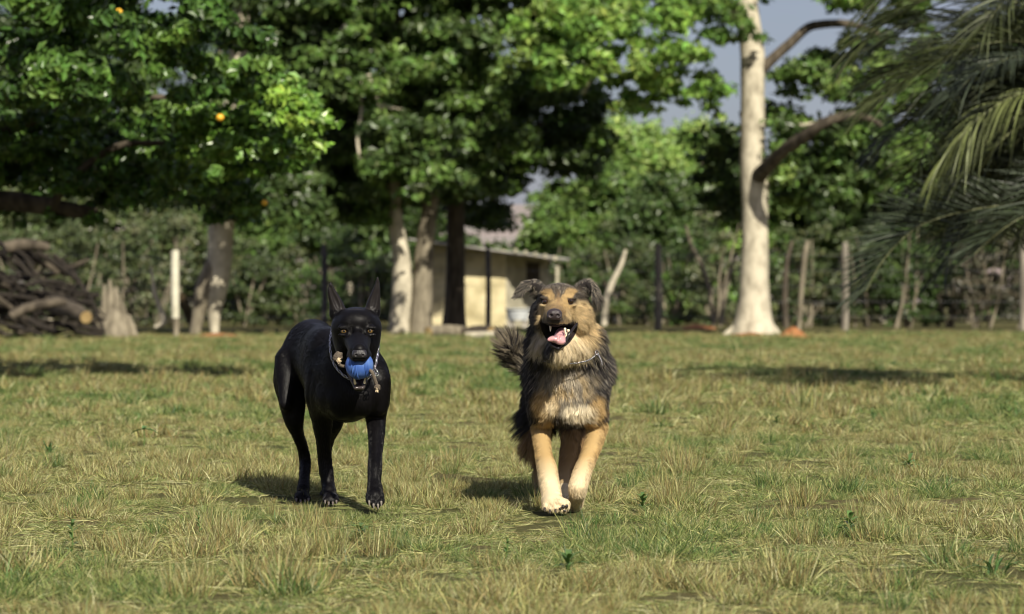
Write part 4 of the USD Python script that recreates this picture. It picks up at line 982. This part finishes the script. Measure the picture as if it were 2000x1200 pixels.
    coat = M("black_coat", {"a": ("attribute", {"attribute": "tint"}), "tc": ("texture_coordinate", {}), "m": ("mapping", {"scale": (1.0, 1.0, 0.45)}),
        "n": ("noise_texture", {"scale": 420.0, "detail": 3.0, "roughness": 0.75}), "n2": ("noise_texture", {"scale": 45.0, "detail": 2.0}),
        "s": ("math", {"math_type": "multiply_add", "value2": 0.25}),
        "b": ("bump", {"strength": 0.22, "distance": 0.003}),
        "r": ("map_range", {"from_min": 0.3, "from_max": 0.7, "to_min": 0.36, "to_max": 0.5}),
        "p": ("principled_bsdf", {"specular_ior_level": 0.12})},
        [("a.color", "p.base_color"), ("tc.object", "m.vector"), ("m.vector", "n.vector"), ("tc.object", "n2.vector"), ("n2.fac", "s.value1"), ("n.fac", "s.value3"), ("s.value", "b.height"),
         ("b.normal", "p.normal"), ("n2.fac", "r.value"), ("r.result", "p.roughness")])
    obj("body", (v, f), coat, t, tint=tint, normals=n)
    rng = np.random.default_rng(17); bad = mouth | inner | (np.hypot(px - 702, py - 692) < 15) & (v[:, 1] < 9.5)
    for ex, ey in ((671.5, 648.2), (723.2, 646.4)): bad |= (np.hypot((px - ex) / 8.5, (py - ey) / 5) < 1) & (v[:, 1] < 9.62)
    f2 = f[~bad[f].any(1)]; N = 85000
    fk, w, root = sample_surface(v, f2, N, lambda c: np.where(c[:, 1] < 9.75, 2.2, 1.0), rng); nn = unit((n[f2[fk]] * w[..., None]).sum(1)); hx, hy = project(root)
    head = (root[:, 1] < 9.74) & (hy < 745); flow = np.tile([0.0, 0.7, -0.7], (N, 1)); flow[head] = unit(root[head] - at(702, 690, 9.40)) + [0, .2, 0]; flow[hy > 820] = [0, .1, -1]
    flow += (meshkit.noise(root * 9, 3)[:, None] - .5) * np.array([.9, .4, .5]); tang = unit(flow - nn * (flow * nn).sum(1, keepdims=True))
    d = unit(tang + nn * .16 + rng.normal(0, .07, (N, 3))); L = np.where(head, .0045, .009) * rng.uniform(.7, 1.2, N); g = rng.uniform(.6, 1.6, N)[:, None] * np.array([[.0028, .0025, .0028]])
    sheen = M("black_short_hair", {"a": ("attribute", {"attribute": "tint"}), "p": ("principled_bsdf", {"roughness": 0.33, "specular_ior_level": 0.30})}, [("a.color", "p.base_color")])
    tag(hair(t, "short_hair", root + nn * .0002, d, L, g, g, sheen, rng.uniform(.0006, .0011, N), rng, segs=4), kind="stuff")
    eye(t, 671.8, 647.6, 9.5755, 0.0118, EYE_WET, (0.13, 0.078, 0.024), (0.05, -1, 0.06))
    eye(t, 722.9, 646.6, 9.5755, 0.0118, EYE_WET, (0.13, 0.078, 0.024), (0.0, -1, 0.06))
    plain(t, "nose", [("ball", ((702, 690, 9.418), (14.5, .020, 10.5), .004)), ("cone", ((693, 694, 9.41, 5.5), (711, 694, 9.41, 5.5), .006)),
                      ("cutball", ((695.2, 694.5, 9.392), (3.4, .012, 2.6), .002)), ("cutball", ((708.8, 694.5, 9.392), (3.4, .012, 2.6), .002)), ("cut", ((702, 692, 9.395, 0.9), (702, 703, 9.396, 0.9), .002))], NOSE_SKIN, (0.018, 0.016, 0.018), .0009)
    plain(t, "lower_lip", [("cone", ((688, 745, 9.525, 3.2), (695, 758, 9.505, 3.6), .004)), ("cone", ((695, 758, 9.505, 3.6), (708, 758, 9.505, 3.6), .004)), ("cone", ((708, 758, 9.505, 3.6), (715, 745, 9.525, 3.2), .004))], MOUTH_SKIN, (0.05, 0.04, 0.04))
    plain(t, "tooth", [("cone", ((693.5, 749, 9.497, 2.6), (691.5, 736, 9.492, 0.9), .002))], TOOTH, (0.75, 0.62, 0.36), .0006)
    plain(t, "tooth", [("cone", ((711.5, 748, 9.497, 2.4), (713, 739, 9.492, 0.9), .002))], TOOTH, (0.7, 0.6, 0.4), .0006)
    for x, y, d in ((721, 984, 9.612), (729.5, 990, 9.61), (738, 990.5, 9.61), (744.5, 985, 9.612)):
        plain(t, "claw", [("cone", ((x, y - 4, d - .004, 2.6), (x + .5, y + 3.5, d - .008, 1.1), .002))], CLAW, (0.16, 0.14, 0.12), .0008)
    for x, y, d in ((579, 977, 10.235), (587, 980, 10.232), (596, 980, 10.232), (602.5, 977, 10.235), (635, 981, 9.945), (642, 984, 9.942), (650, 984, 9.942), (657, 981, 9.945)):
        plain(t, "claw", [("cone", ((x, y - 2, d, 2.3), (x, y + 3, d - .012, 1.0), .002))], CLAW, (0.12, 0.10, 0.09), .0010)
    c = chain_links(t, [(650, 640, 9.90), (645, 665, 9.80), (646, 690, 9.755), (653, 712, 9.735), (665, 728, 9.715), (680, 739, 9.70), (698, 745, 9.70), (716, 741, 9.70), (729, 727, 9.71), (735, 706, 9.74), (739, 680, 9.79), (738, 650, 9.90)], "chain_collar", 0.021, 0.0028, 0.55)
    ring(t, 732, 726, 9.665, 0.010, 0.0022, (0.5, -.8, .3)); ring(t, 735, 731, 9.66, 0.009, 0.002, (-.2, -.7, .7)); ring(t, 731, 732, 9.655, 0.008, 0.002, (.8, -.5, 0))

    # the ball on a cord, held in the jaws
    k = thing("rope_ball", "blue ribbed rubber ball on a knotted brown cord, held in the black dog's mouth", "dog toy", at(702, 716, 9.48))
    R = 0.0495; th = np.linspace(0, math.pi, 181); xx = -np.cos(th); rr = np.full_like(th, R)
    for c0 in (-0.40, -0.30, -0.20, -0.10, 0.50, 0.58, 0.66, 0.74): rr += 0.0030 * np.exp(-((xx - c0) / 0.022) ** 2)
    prof = np.stack([rr * np.sin(th), rr * -np.cos(th)], 1)
    m = trimesh.creation.revolve(prof, sections=72); m.apply_transform(trimesh.geometry.align_vectors([0, 0, 1], unit(np.array([0.96, -0.1, 0.10])))); m.apply_translation(at(702, 713.5, 9.482))
    blue = M("blue_rubber", {"tc": ("texture_coordinate", {}), "n": ("noise_texture", {"scale": 30.0, "detail": 5.0}), "n2": ("noise_texture", {"scale": 500.0}),
        "r": ("rgb_ramp", {"ramp": [(0, (0.035, 0.085, 0.29)), (0.45, (0.045, 0.11, 0.36)), (0.66, (0.08, 0.16, 0.40)), (0.8, (0.16, 0.22, 0.36)), (1, (0.2, 0.23, 0.28))]}),
        "b": ("bump", {"strength": 0.2, "distance": 0.001}), "p": ("principled_bsdf", {"roughness": 0.5, "specular_ior_level": 0.35})},
        [("tc.object", "n.vector"), ("tc.object", "n2.vector"), ("n.fac", "r.fac"), ("r.color", "p.base_color"), ("n2.fac", "b.height"), ("b.normal", "p.normal")])
    obj("ball", tri(m), blue, k, smooth=40)
    cordm = two_tone("cord", (0.05, 0.04, 0.03), (0.15, 0.12, 0.09), 260, 0.9, 0.6, stretch=(1, 1, 3), distance=.002)
    obj("cord", tube(spline([at(*p) for p in ((680, 716, 9.50), (672, 716, 9.50), (665, 714, 9.505), (661, 708, 9.51))], 16), 0.0058, 9, rough=.1), cordm, k, smooth=True)
    obj("cord", tube(spline([at(*p) for p in ((720, 722, 9.46), (727, 728, 9.45), (731, 738, 9.452), (735, 750, 9.455), (736, 757, 9.458))], 16), 0.0062, 9, rough=.1), cordm, k, smooth=True)
    def knot(px, py, d, r, seed):
        s = trimesh.creation.icosphere(3, r); s.vertices *= 1 + 0.7 * (meshkit.fbm(s.vertices / r * 1.6 + seed, 3, seed)[:, None] - 0.5); s.apply_translation(at(px, py, d)); return obj("knot", tri(s), cordm, k, smooth=True)
    knot(660, 697, 9.505, 0.0175, 3); knot(737, 757, 9.455, 0.0115, 5)
    fray = M("frayed_cord", {"p": ("principled_bsdf", {"base_color": (0.55, 0.44, 0.28), "roughness": 0.9})}, [])
    rng = np.random.default_rng(5); ms = []
    for i in range(16): a = at(661, 702, 9.485) + rng.normal(0, .003, 3); ms.append(tube([a, a + np.array([.007, -.006, -.005]) + rng.normal(0, .004, 3)], [.0022, .0012], 5))
    for i in range(10): a = at(735.5, 759, 9.45) + rng.normal(0, .002, 3); ms.append(tube([a, a + np.array([-.001, -.003, -.010]) + rng.normal(0, .003, 3)], [.0018, .001], 5))
    obj("frayed_end", join(*ms), fray, k)

# ---------------------------------------------------------------- hair
def sample_surface(v, f, n, weight, rng):
    a = np.linalg.norm(np.cross(v[f[:, 1]] - v[f[:, 0]], v[f[:, 2]] - v[f[:, 0]]), axis=1) * weight(v[f].mean(1))
    k = rng.choice(len(f), n, p=a / a.sum()); u = rng.uniform(0, 1, (n, 2)); u = np.where(u.sum(1, keepdims=True) > 1, 1 - u, u)
    w = np.c_[1 - u.sum(1), u]
    return k, w, (v[f[k]] * w[..., None]).sum(1)

def hair(parent, name, root, direction, length, colour, tipcolour, mat, width, rng, bend=None, segs=5):
    n = len(root); s = np.linspace(0, 1, segs)
    p = root[:, None] + direction[:, None] * (s[None, :, None] * length[:, None, None])
    if bend is not None: p = p + bend[:, None] * ((s ** 2)[None, :, None] * length[:, None, None])
    w = width[:, None] * np.array([1.0, 0.95, 0.8, 0.55, 0.15])[None] if segs == 5 else width[:, None] * np.linspace(1, .15, segs)[None]
    base = parent.GetPath().pathString; o = ORIGINS[base]
    c = UsdGeom.BasisCurves.Define(stage, numbered(base, name))
    c.CreateTypeAttr("linear"); c.CreateWrapAttr("nonperiodic")
    c.CreatePointsAttr(Vt.Vec3fArray.FromNumpy((p - o).reshape(-1, 3).astype(np.float32)))
    c.CreateCurveVertexCountsAttr(Vt.IntArray.FromNumpy(np.full(n, segs, np.int32)))
    c.CreateWidthsAttr(Vt.FloatArray.FromNumpy(w.ravel().astype(np.float32))); c.SetWidthsInterpolation("vertex")
    col = colour[:, None] * (1 - s[None, :, None] ** 2) + tipcolour[:, None] * s[None, :, None] ** 2
    UsdGeom.PrimvarsAPI(c).CreatePrimvar("tint", Sdf.ValueTypeNames.Color3fArray, "vertex").Set(Vt.Vec3fArray.FromNumpy(col.reshape(-1, 3).astype(np.float32)))
    UsdShade.MaterialBindingAPI.Apply(c.GetPrim()).Bind(mat)
    return c

# ---------------------------------------------------------------- the shaggy dog
BLACK, TAN, LIGHT, CREAM, GREY, BROWN_ = map(np.array, ((0.016, 0.013, 0.012), (0.39, 0.265, 0.115), (0.52, 0.39, 0.21), (0.62, 0.51, 0.33), (0.28, 0.24, 0.18), (0.24, 0.15, 0.07)))
def shaggy_coat(v, rng=None, clump=None):
    """the coat's own markings: black saddle, tan face and legs, cream bib"""
    px, py = project(v); y = v[:, 1]; nz = meshkit.fbm(v * 22, 3, 4) - 0.5; jx, jy = px + nz * 16, py + (meshkit.fbm(v * 22 + 40, 3, 6) - .5) * 16
    col = np.tile(BLACK, (len(v), 1)).astype(float)
    def paint(mask, c, soft=1.0):
        m = np.clip(mask, 0, 1)[:, None] * soft; col[:] = col * (1 - m) + c * m
    blob = lambda cx, cy, rx, ry, s=.35: (1 - np.hypot((jx - cx) / rx, (jy - cy) / ry)) / s
    head = (y < 9.78) & (py < 712)
    H = head.astype(float)
    paint(H * blob(1100, 575, 50, 32), np.array((0.06, 0.047, 0.034)))
    paint(H * blob(1092, 612, 42, 34), TAN)
    paint(H * blob(1132, 622, 34, 36), LIGHT * .9); paint(H * blob(1058, 616, 13, 30), LIGHT * .8); paint(H * blob(1030, 620, 18, 60, .6), BLACK)
    paint(H * blob(1140, 648, 28, 36), LIGHT); paint(H * blob(1122, 680, 34, 30), CREAM); paint(H * blob(1095, 696, 34, 16), CREAM); paint(H * blob(1054, 668, 16, 26), GREY * 1.6)
    paint(H * blob(1069, 572, 11, 9), TAN * 1.1, .75); paint(H * blob(1112, 572, 12, 9), TAN * 1.1, .75); paint(H * blob(1077, 581, 8, 9), TAN, .7); paint(H * blob(1103, 581, 8, 9), TAN, .7)
    paint(H * blob(1091, 560, 9, 22, .8), BLACK * 2.2, .75); paint(H * blob(1090, 585, 6, 20, .8), BROWN_, .6)
    paint(H * blob(1088, 607, 22, 18, .6), np.array((0.13, 0.085, 0.045)), .8)
    paint(H * blob(1084, 625, 28, 15, .5), np.array((0.06, 0.048, 0.04))); paint(H * blob(1060, 634, 10, 16, .6), BLACK * 2); paint(H * blob(1118, 632, 14, 9, .6), BLACK * 2)
    for ex, ey in ((1064.5, 589.5), (1114.5, 588)): paint(H * blob(ex, ey, 8.5, 5, .6), BLACK)
    body = ~head
    B = body.astype(float)
    st = meshkit.fbm(np.stack([v[:, 0] * 70, v[:, 1] * 20, v[:, 2] * 16], -1), 3, 8)
    paint(B * blob(1108, 745, 62, 60, .6) * (y < 10.0), GREY * 1.35, 1.0)
    paint(B * blob(1108, 745, 66, 64, .6) * (y < 10.0) * np.clip((st - .6) * 8, 0, 1), BLACK * 4, .8)
    paint(B * blob(1108, 750, 62, 58, .6) * (y < 10.0) * np.clip((.48 - st) * 9, 0, 1), LIGHT * .9, .85)
    paint(B * blob(1120, 715, 50, 14, .8) * (y < 10.0), BLACK * 4, .5)
    paint(B * blob(1064, 792, 32, 36, .5) * (y < 10.05), TAN * 1.15); paint(B * blob(1166, 800, 20, 36, .5) * (y < 10.05), TAN * 1.1)
    paint(B * blob(1130, 808, 42, 25, .45) * (y < 10.05), np.array((0.72, 0.63, 0.46))); paint(B * blob(1074, 796, 19, 24, .6) * (y < 10.05), CREAM * 1.05)
    paint(B * blob(1110, 840, 34, 14, .5), BLACK * 2)
    leg = B * (py > 826 + 6 * nz * 4) * (y < 10.05)
    paint(leg * (np.abs(px - 1110) > 26 - (py - 830) * .25), TAN * 1.05)
    paint(leg * np.clip((py - 890) / 50, 0, 1), CREAM * .98)
    hl = B * (py > 835) * (y >= 10.05); paint(hl, BROWN_ * 1.1); paint(hl * np.clip((py - 900) / 60, 0, 1), LIGHT * .8)
    return np.clip(col, 0.004, 0.9)

def shaggy_dog():
    rng = np.random.default_rng(91)
    t = thing("shaggy_dog", "long haired black and tan dog bounding forward with open mouth and tongue out", "dog", at(1100, 1005, 9.7) * [1, 1, 0])
    ORIGINS[t.GetPath().pathString] = at(1100, 1005, 9.7) * [1, 1, 0]
    b = Body(Body.axis(-0.14, 0.48, at(1040, 0, 9.6)[0], at(1165, 0, 9.6)[0], 0.0026, 0.006),
             Body.axis(9.28, 11.0, 9.32, 9.76, 0.0034, 0.008), Body.axis(-0.05, 0.86, at(0, 700, 9.6)[2], at(0, 545, 9.6)[2], 0.0026, 0.006))
    b.ball((1110, 738, 9.92), (70, 0.20, 80), .04)
    b.ball((1102, 738, 10.15), (76, 0.30, 80), .05)
    b.cone((1104, 722, 10.1, 66), (1108, 722, 10.5, 66), .05); b.ball((1156, 724, 10.08), (40, .2, 44), .03)
    b.ball((1110, 730, 10.5), (74, 0.2, 74), .04)
    b.ball((1112, 790, 9.84), (58, 0.10, 42), .03)
    b.cone((1096, 640, 9.74, 54), (1108, 720, 9.88, 74), .04)
    # fore leg at left, landing
    b.ball((1062, 775, 9.86), (32, 0.09, 56), .03)
    b.chain([(1060, 808, 9.88, 25), (1057, 838, 9.90, 18.5), (1060, 876, 9.82, 15.5), (1064, 899, 9.76, 16.5), (1069, 918, 9.71, 18), (1073, 944, 9.66, 18.5), (1078, 968, 9.625, 18)], .016)
    b.ball((1078, 980, 9.60), (20, 0.042, 17), .015)
    for x, y in ((1066, 989), (1075, 993), (1085, 992)): b.ball((x, y, 9.575), (6.5, 0.02, 7.5), .005)
    b.ball((1099, 985, 9.60), (13, 0.03, 12), .010)
    for x, y in ((1092, 993), (1100, 996), (1107, 991), (1108, 983)): b.ball((x, y, 9.582), (5.5, 0.014, 5.5), .004)
    # fore leg at right, folded at the wrist
    b.ball((1158, 780, 9.86), (28, 0.09, 56), .03)
    b.chain([(1163, 808, 9.88, 24), (1165, 838, 9.88, 19.5), (1154, 882, 9.76, 15.5), (1141, 912, 9.68, 16.5), (1133, 937, 9.635, 17), (1129, 952, 9.625, 17.5), (1127, 968, 9.67, 14), (1123, 984, 9.74, 14)], .016)
    b.ball((1121, 986, 9.77), (14, 0.04, 12), .012)
    # hind legs
    b.ball((1135, 790, 10.42), (40, 0.12, 60), .03)
    b.chain([(1130, 815, 10.35, 34), (1122, 850, 10.22, 25), (1110, 900, 10.16, 17), (1104, 930, 10.12, 13), (1103, 965, 10.02, 13)], .02)
    b.ball((1103, 977, 9.98), (15, 0.05, 11), .012)
    b.ball((1058, 790, 10.42), (36, 0.12, 60), .03)
    b.chain([(1055, 815, 10.4, 32), (1050, 850, 10.36, 22), (1052, 880, 10.62, 15), (1052, 900, 10.7, 12), (1056, 950, 10.66, 11)], .02)
    b.ball((1057, 965, 10.62), (13, 0.045, 11), .012)
    # tail
    b.chain([(1070, 722, 10.6, 20), (1042, 714, 10.66, 18), (1020, 702, 10.68, 18), (1003, 688, 10.66, 16), (996, 674, 10.62, 12)], .02)
    # head
    b.ball((1093, 594, 9.64), (45, 0.095, 38), .02)
    b.ball((1092, 580, 9.61), (34, 0.06, 22), .02)
    b.ball((1060, 622, 9.645), (22, 0.06, 30), .02); b.ball((1128, 621, 9.655), (25, 0.065, 32), .035)
    b.cone((1089, 604, 9.57, 25), (1083.5, 617, 9.425, 15.5), .016)
    b.cone((1089, 614, 9.56, 24), (1084, 624, 9.44, 15), .014)
    b.cone((1072, 624, 9.52, 13), (1079, 628, 9.43, 8), .010); b.cone((1100, 623, 9.52, 15), (1090, 628, 9.43, 8), .010)
    for x, sx in ((1064.5, -1), (1114.5, 1)):
        b.ball((x, 582.5, 9.562), (11, 0.013, 4.4), .010)
        b.ball((x, 589.5, 9.536), (8.8, 0.016, 5.2), .005, sub=True)
        b.ball((x, 596.5, 9.561), (12, 0.012, 4.2), .008)
    # chin, jaw and the open mouth
    b.cone((1096, 668, 9.67, 30), (1089, 676, 9.50, 15), .02)
    b.ball((1100, 668, 9.70), (52, 0.08, 36), .02)
    b.cone((1089, 682, 9.53, 14), (1088, 678, 9.47, 10), .012)
    b.chain([(1058, 634, 9.53, 7), (1070, 648, 9.50, 12), (1092, 655, 9.47, 20), (1112, 644, 9.50, 13), (1127, 630, 9.53, 6)], .006, sub=True)
    b.ball((1091, 654, 9.52), (23, 0.09, 18), .006, sub=True)
    # ears
    b.ball((1097, 614, 9.72), (60, 0.075, 46), .03); b.ball((1108, 668, 9.80), (72, 0.10, 50), .04)
    b.chain([(1054, 570, 9.69, 14), (1041, 557, 9.675, 10), (1028, 558, 9.66, 9.5), (1018, 567, 9.65, 7.5), (1012, 576, 9.645, 3)], .010)
    b.chain([(1134, 568, 9.71, 14), (1148, 555, 9.70, 9), (1158, 565, 9.69, 10), (1165, 581, 9.685, 9), (1168, 596, 9.68, 4)], .010)
    v, f = b.surface(4); n = vertex_normals(v, f); px, py = project(v)
    tint = shaggy_coat(v)
    inside = (v[:, 1] < 9.66) & (py > 628) & (py < 690) & ((np.abs(b_dist_mouth(px, py)) < 1))
    lips = inside & (v[:, 1] > 9.43)
    tint[inside] = (0.014, 0.010, 0.011)
    look = tinted("shaggy_underfur", 0.8, 0.2, (500.0, 0.6, (1, 1, 0.4)))
    obj("body", (v, f), look, t, tint=tint, normals=n)
    eye(t, 1064.5, 590.0, 9.5555, 0.0112, EYE_WET, (0.03, 0.015, 0.008), (0.05, -1, 0.05)); eye(t, 1114.5, 588.6, 9.5555, 0.0112, EYE_WET, (0.03, 0.015, 0.008), (0, -1, 0.05))
    plain(t, "nose", [("ball", ((1083, 613, 9.40), (15, .022, 10.5), .004)), ("cone", ((1074, 619, 9.392, 5.5), (1092, 619, 9.392, 5.5), .006)),
                      ("cutball", ((1076, 617, 9.374), (4.2, .014, 3.6), .002)), ("cutball", ((1090, 617, 9.374), (4.2, .014, 3.6), .002)), ("cut", ((1083, 616, 9.376, 0.9), (1083, 629, 9.378, 0.9), .002))], NOSE_SKIN, (0.035, 0.026, 0.028), .0009)
    # tongue: over the lower teeth, tip to the left
    tv, tf = small([("cone", ((1096, 650, 9.55, 10), (1093, 658, 9.48, 11), .008)), ("ball", ((1092, 663, 9.45), (13, .028, 9), .008)), ("ball", ((1083, 663, 9.435), (13, .018, 6.5), .008)),
                    ("cone", ((1079, 662, 9.43, 5), (1072, 664, 9.425, 3), .006)), ("ball", ((1095, 668, 9.435), (10, .014, 6.5), .006)), ("cut", ((1094, 650, 9.445, 1.4), (1090, 664, 9.418, 1.2), .005))], .0014)
    tn = vertex_normals(tv, tf); sp = meshkit.noise(tv * 130, 2); tc = np.where(sp[:, None] > .68, np.array((0.30, 0.17, 0.19)), np.array((0.52, 0.27, 0.28)))
    obj("tongue", (tv, tf), MOUTH_SKIN, t, tint=tc, normals=tn)
    for a, c in (((1103.5, 643, 9.455, 2.6), (1104.5, 652, 9.452, 1.0)), ((1075, 638, 9.455, 2.2), (1075, 647, 9.45, .9)), ((1104.5, 662, 9.475, 2.6), (1107, 650, 9.47, .9)), ((1110, 646, 9.50, 3), (1112, 652, 9.50, 1.4))):
        plain(t, "tooth", [("cone", (a, c, .002))], TOOTH, (0.78, 0.70, 0.50), .0006)
    plain(t, "lip", [("cone", ((1072, 662, 9.458, 2.5), (1079, 676, 9.45, 3.5), .005)), ("cone", ((1079, 676, 9.45, 3.5), (1090, 681, 9.448, 3.8), .005)), ("cone", ((1090, 681, 9.448, 3.8), (1101, 673, 9.455, 3.5), .005)), ("cone", ((1101, 673, 9.455, 3.5), (1112, 652, 9.48, 3), .005)), ("cone", ((1112, 652, 9.48, 3), (1126, 633, 9.525, 2.6), .005))], MOUTH_SKIN, (0.012, 0.010, 0.011))
    for x, y, rx, rz in ((1100, 990, 3.6, 4.2), (1107, 989, 3, 3.8), (1094, 994, 2.8, 3), (1103, 998, 3.2, 2.4)):
        plain(t, "paw_pad", [("ball", ((x, y, 9.566), (rx, .006, rz), .002))], NOSE_SKIN, (0.03, 0.024, 0.022), .0008)
    for x, y in ((1064, 996), (1074, 1000), (1085, 999)): plain(t, "claw", [("cone", ((x, y - 3, 9.555, 2.2), (x, y + 2.5, 9.545, 1.0), .002))], CLAW, (0.05, 0.04, 0.035), .0009)
    chain_links(t, [(1050, 700, 9.74), (1075, 709, 9.66), (1100, 711, 9.635), (1122, 710, 9.63), (1140, 707, 9.635), (1155, 701, 9.65), (1166, 691, 9.67)], "chain_collar", 0.010, 0.0016, 0.6)
    chain_links(t, [(1166, 691, 9.67), (1171, 698, 9.65), (1175, 707, 9.645), (1176, 714, 9.645)], "chain_end", 0.010, 0.0017, 0.6)
    ring(t, 1166, 690, 9.66, 0.008, 0.0018, (.6, -.7, .2))
    shaggy_hair(t, v, f, n, inside, rng)

def b_dist_mouth(px, py):
    """below one inside the outline of the open mouth"""
    a = np.clip((px - 1056) / 73, 0, 1); top = 634 - 9 * np.abs(a - .45) ** 1.3 * 1.5; bot = 634 + 46 * np.sin(np.pi * np.clip(a, 0, 1)) ** 0.6
    mid, half = (top + bot) / 2, np.maximum((bot - top) / 2, 1); return np.maximum(np.abs(py - mid) / half, np.abs(px - 1092) / 37)

def shaggy_hair(t, v, f, n, inside, rng):
    keep = ~inside[f].any(1); f2 = f[keep]; look = M("shaggy_hair", {"a": ("attribute", {"attribute": "tint"}), "p": ("principled_bsdf", {"roughness": 0.45, "specular_ior_level": 0.35, "sheen_weight": 0.1})}, [("a.color", "p.base_color")])
    def lengths(p):
        px, py = project(p); y = p[:, 1]; L = np.full(len(p), 0.040)
        head = (y < 9.76) & (py < 712); r = np.hypot(px - 1084, (py - 618) * 1.0)
        L = np.where(head, np.clip(0.004 + (r - 18) * 0.00042, 0.004, 0.045), L)
        L = np.where(head & (py < 572), np.clip(L, 0, .016), L)
        eyes = np.minimum(np.hypot((px - 1064.5) / 12, (py - 590) / 9), np.hypot((px - 1114.5) / 12, (py - 588.5) / 9)); L = np.where(head & (eyes < 1.6), np.minimum(L, np.clip((eyes - .85) * .010, .0006, .007)), L)
        L = np.where(head & (py > 650) & (r > 40), .040, L)
        ear = head & (py < 600) & ((px < 1040) | (px > 1154)); L = np.where(ear, np.where(py > 568, .024, .013), L)
        L = np.where((y < 10.05) & (py > 712) & (py < 840), .032 - .016 * np.clip((py - 735) / 50, 0, 1), L)
        L = np.where((py > 838) & (y < 10.05), .013, L); L = np.where((py > 850) & (y >= 10.05), .02, L)
        L = np.where((y >= 10.25) & (py < 880) & (px < 1045) & (py > 790), .075, L)
        L = np.where((y > 10.55) & (px < 1062) & (py < 752), .062, L)
        return L
    def weight(c):
        px, py = project(c); head = (c[:, 1] < 9.76) & (py < 712)
        return np.where(head, 2.2, np.where(c[:, 1] < 10.1, 1.15, 0.7)) * np.where((c[:, 1] > 10.55) & (px < 1062) & (py < 752), 2.0, 1)
    N = 125000
    k, w, root = sample_surface(v, f2, N, weight, rng); nn = unit((n[f2[k]] * w[..., None]).sum(1))
    px, py = project(root); y = root[:, 1]; L = lengths(root)
    head = (y < 9.76) & (py < 712); tail = (y > 10.55) & (px < 1062) & (py < 752)
    nose = at(1084, 612, 9.40); flow = np.tile([0.0, 0.55, -0.85], (N, 1))
    flow[head] = unit(root[head] - nose) + [0, .15, -.25]
    low = head & (py > 655); flow[low] = unit(root[low] - nose) * [1, .6, 1] + [0, 0, -.8]
    ear = head & (py < 600) & ((px < 1040) | (px > 1154)); flow[ear] = np.where((px[ear] < 1092)[:, None], [-.8, .1, -.45], [.35, .1, -.9])
    chest = (~head) & (y < 10.0) & (py < 845); flow[chest] = np.c_[(px[chest] - 1110) / 90, np.full(chest.sum(), .1), np.full(chest.sum(), -1.0)]
    flow[tail] = np.c_[np.full(tail.sum(), -.6), np.full(tail.sum(), -.1), np.full(tail.sum(), .75)]
    for i in range(3): flow[:, i] += (meshkit.fbm(root * 16 + 31 * i, 2, 3 + i) - .5) * (1.3, .5, .8)[i] * np.where(head & (py < 640), .4, 1)
    tang = unit(flow - nn * (flow * nn).sum(1, keepdims=True) * 0.8)
    liftv = np.where(head, .34, np.where(py > 838, .24, .32)); liftv = np.where(tail, .8, liftv); liftv = np.where((y > 10) & (py > 790) & (px < 1045), .8, liftv)
    d = unit(tang + nn * liftv[:, None] + rng.normal(0, .10, (N, 3)))
    # locks: hair leans to its nearest lock's tip
    from scipy.spatial import cKDTree
    C = root[rng.choice(N, 9000, replace=False)]; tree_ = cKDTree(C); dist, which = tree_.query(root)
    tipd = unit(d[tree_.query(C)[1]] if False else d); cd = np.zeros((len(C), 3)); cnt = np.bincount(which, minlength=len(C))[:, None]
    for i in range(3): cd[:, i] = np.bincount(which, d[:, i], minlength=len(C)) / np.maximum(cnt[:, 0], 1)
    cl = np.bincount(which, L, minlength=len(C)) / np.maximum(cnt[:, 0], 1); tip = C + unit(cd + rng.normal(0, .16, cd.shape)) * (cl * rng.uniform(.85, 1.2, len(C)))[:, None]
    pull = np.clip(L / .05, 0, 1)[:, None] * .5; d = d * (1 - pull) + (tip[which] - root) / np.maximum(L, .003)[:, None] * pull
    L = L * rng.uniform(.65, 1.15, N)
    lockc = rng.normal(0, 1, len(C))[which]
    col = shaggy_coat(root) * np.clip(1 + .15 * lockc + rng.normal(0, .12, N), .45, 1.7)[:, None]
    ruff = (~head) & (~tail) & (py < 830) & (y < 10.1); dark = col.mean(1) < .05
    streak = ruff & dark & (rng.uniform(0, 1, N) < .11); col[streak] = GREY * rng.uniform(.6, 1.4, (streak.sum(), 1))
    edge = head & dark & (px > 1150) & (rng.uniform(0, 1, N) < .2); col[edge] = GREY * rng.uniform(.8, 1.6, (edge.sum(), 1))
    et = head & (py < 575) & dark & (rng.uniform(0, 1, N) < .3); col[et] = GREY * rng.uniform(.5, 1.2, (et.sum(), 1))
    col[tail] = np.where((lockc[tail] + rng.normal(0, .5, tail.sum()) > -0.5)[:, None], GREY * 1.15 + [0.03, .02, 0], BLACK * 2) * rng.uniform(.7, 1.25, (tail.sum(), 1))
    tipc = col * 1.15; tipc[tail] = col[tail] * .55
    bend = np.c_[rng.normal(0, .16, (len(C), 2))[which], np.full(N, -.14)]; bend[tail] = [-.10, -.05, .12]; bend[py > 838] = [0, 0, -.05]
    width = np.where(head, .0007, .0009) + rng.uniform(0, .0004, N)
    tag(hair(t, "fur", root, d, L, col, tipc, look, width, rng, bend=bend), kind="stuff")
black_dog()
shaggy_dog()
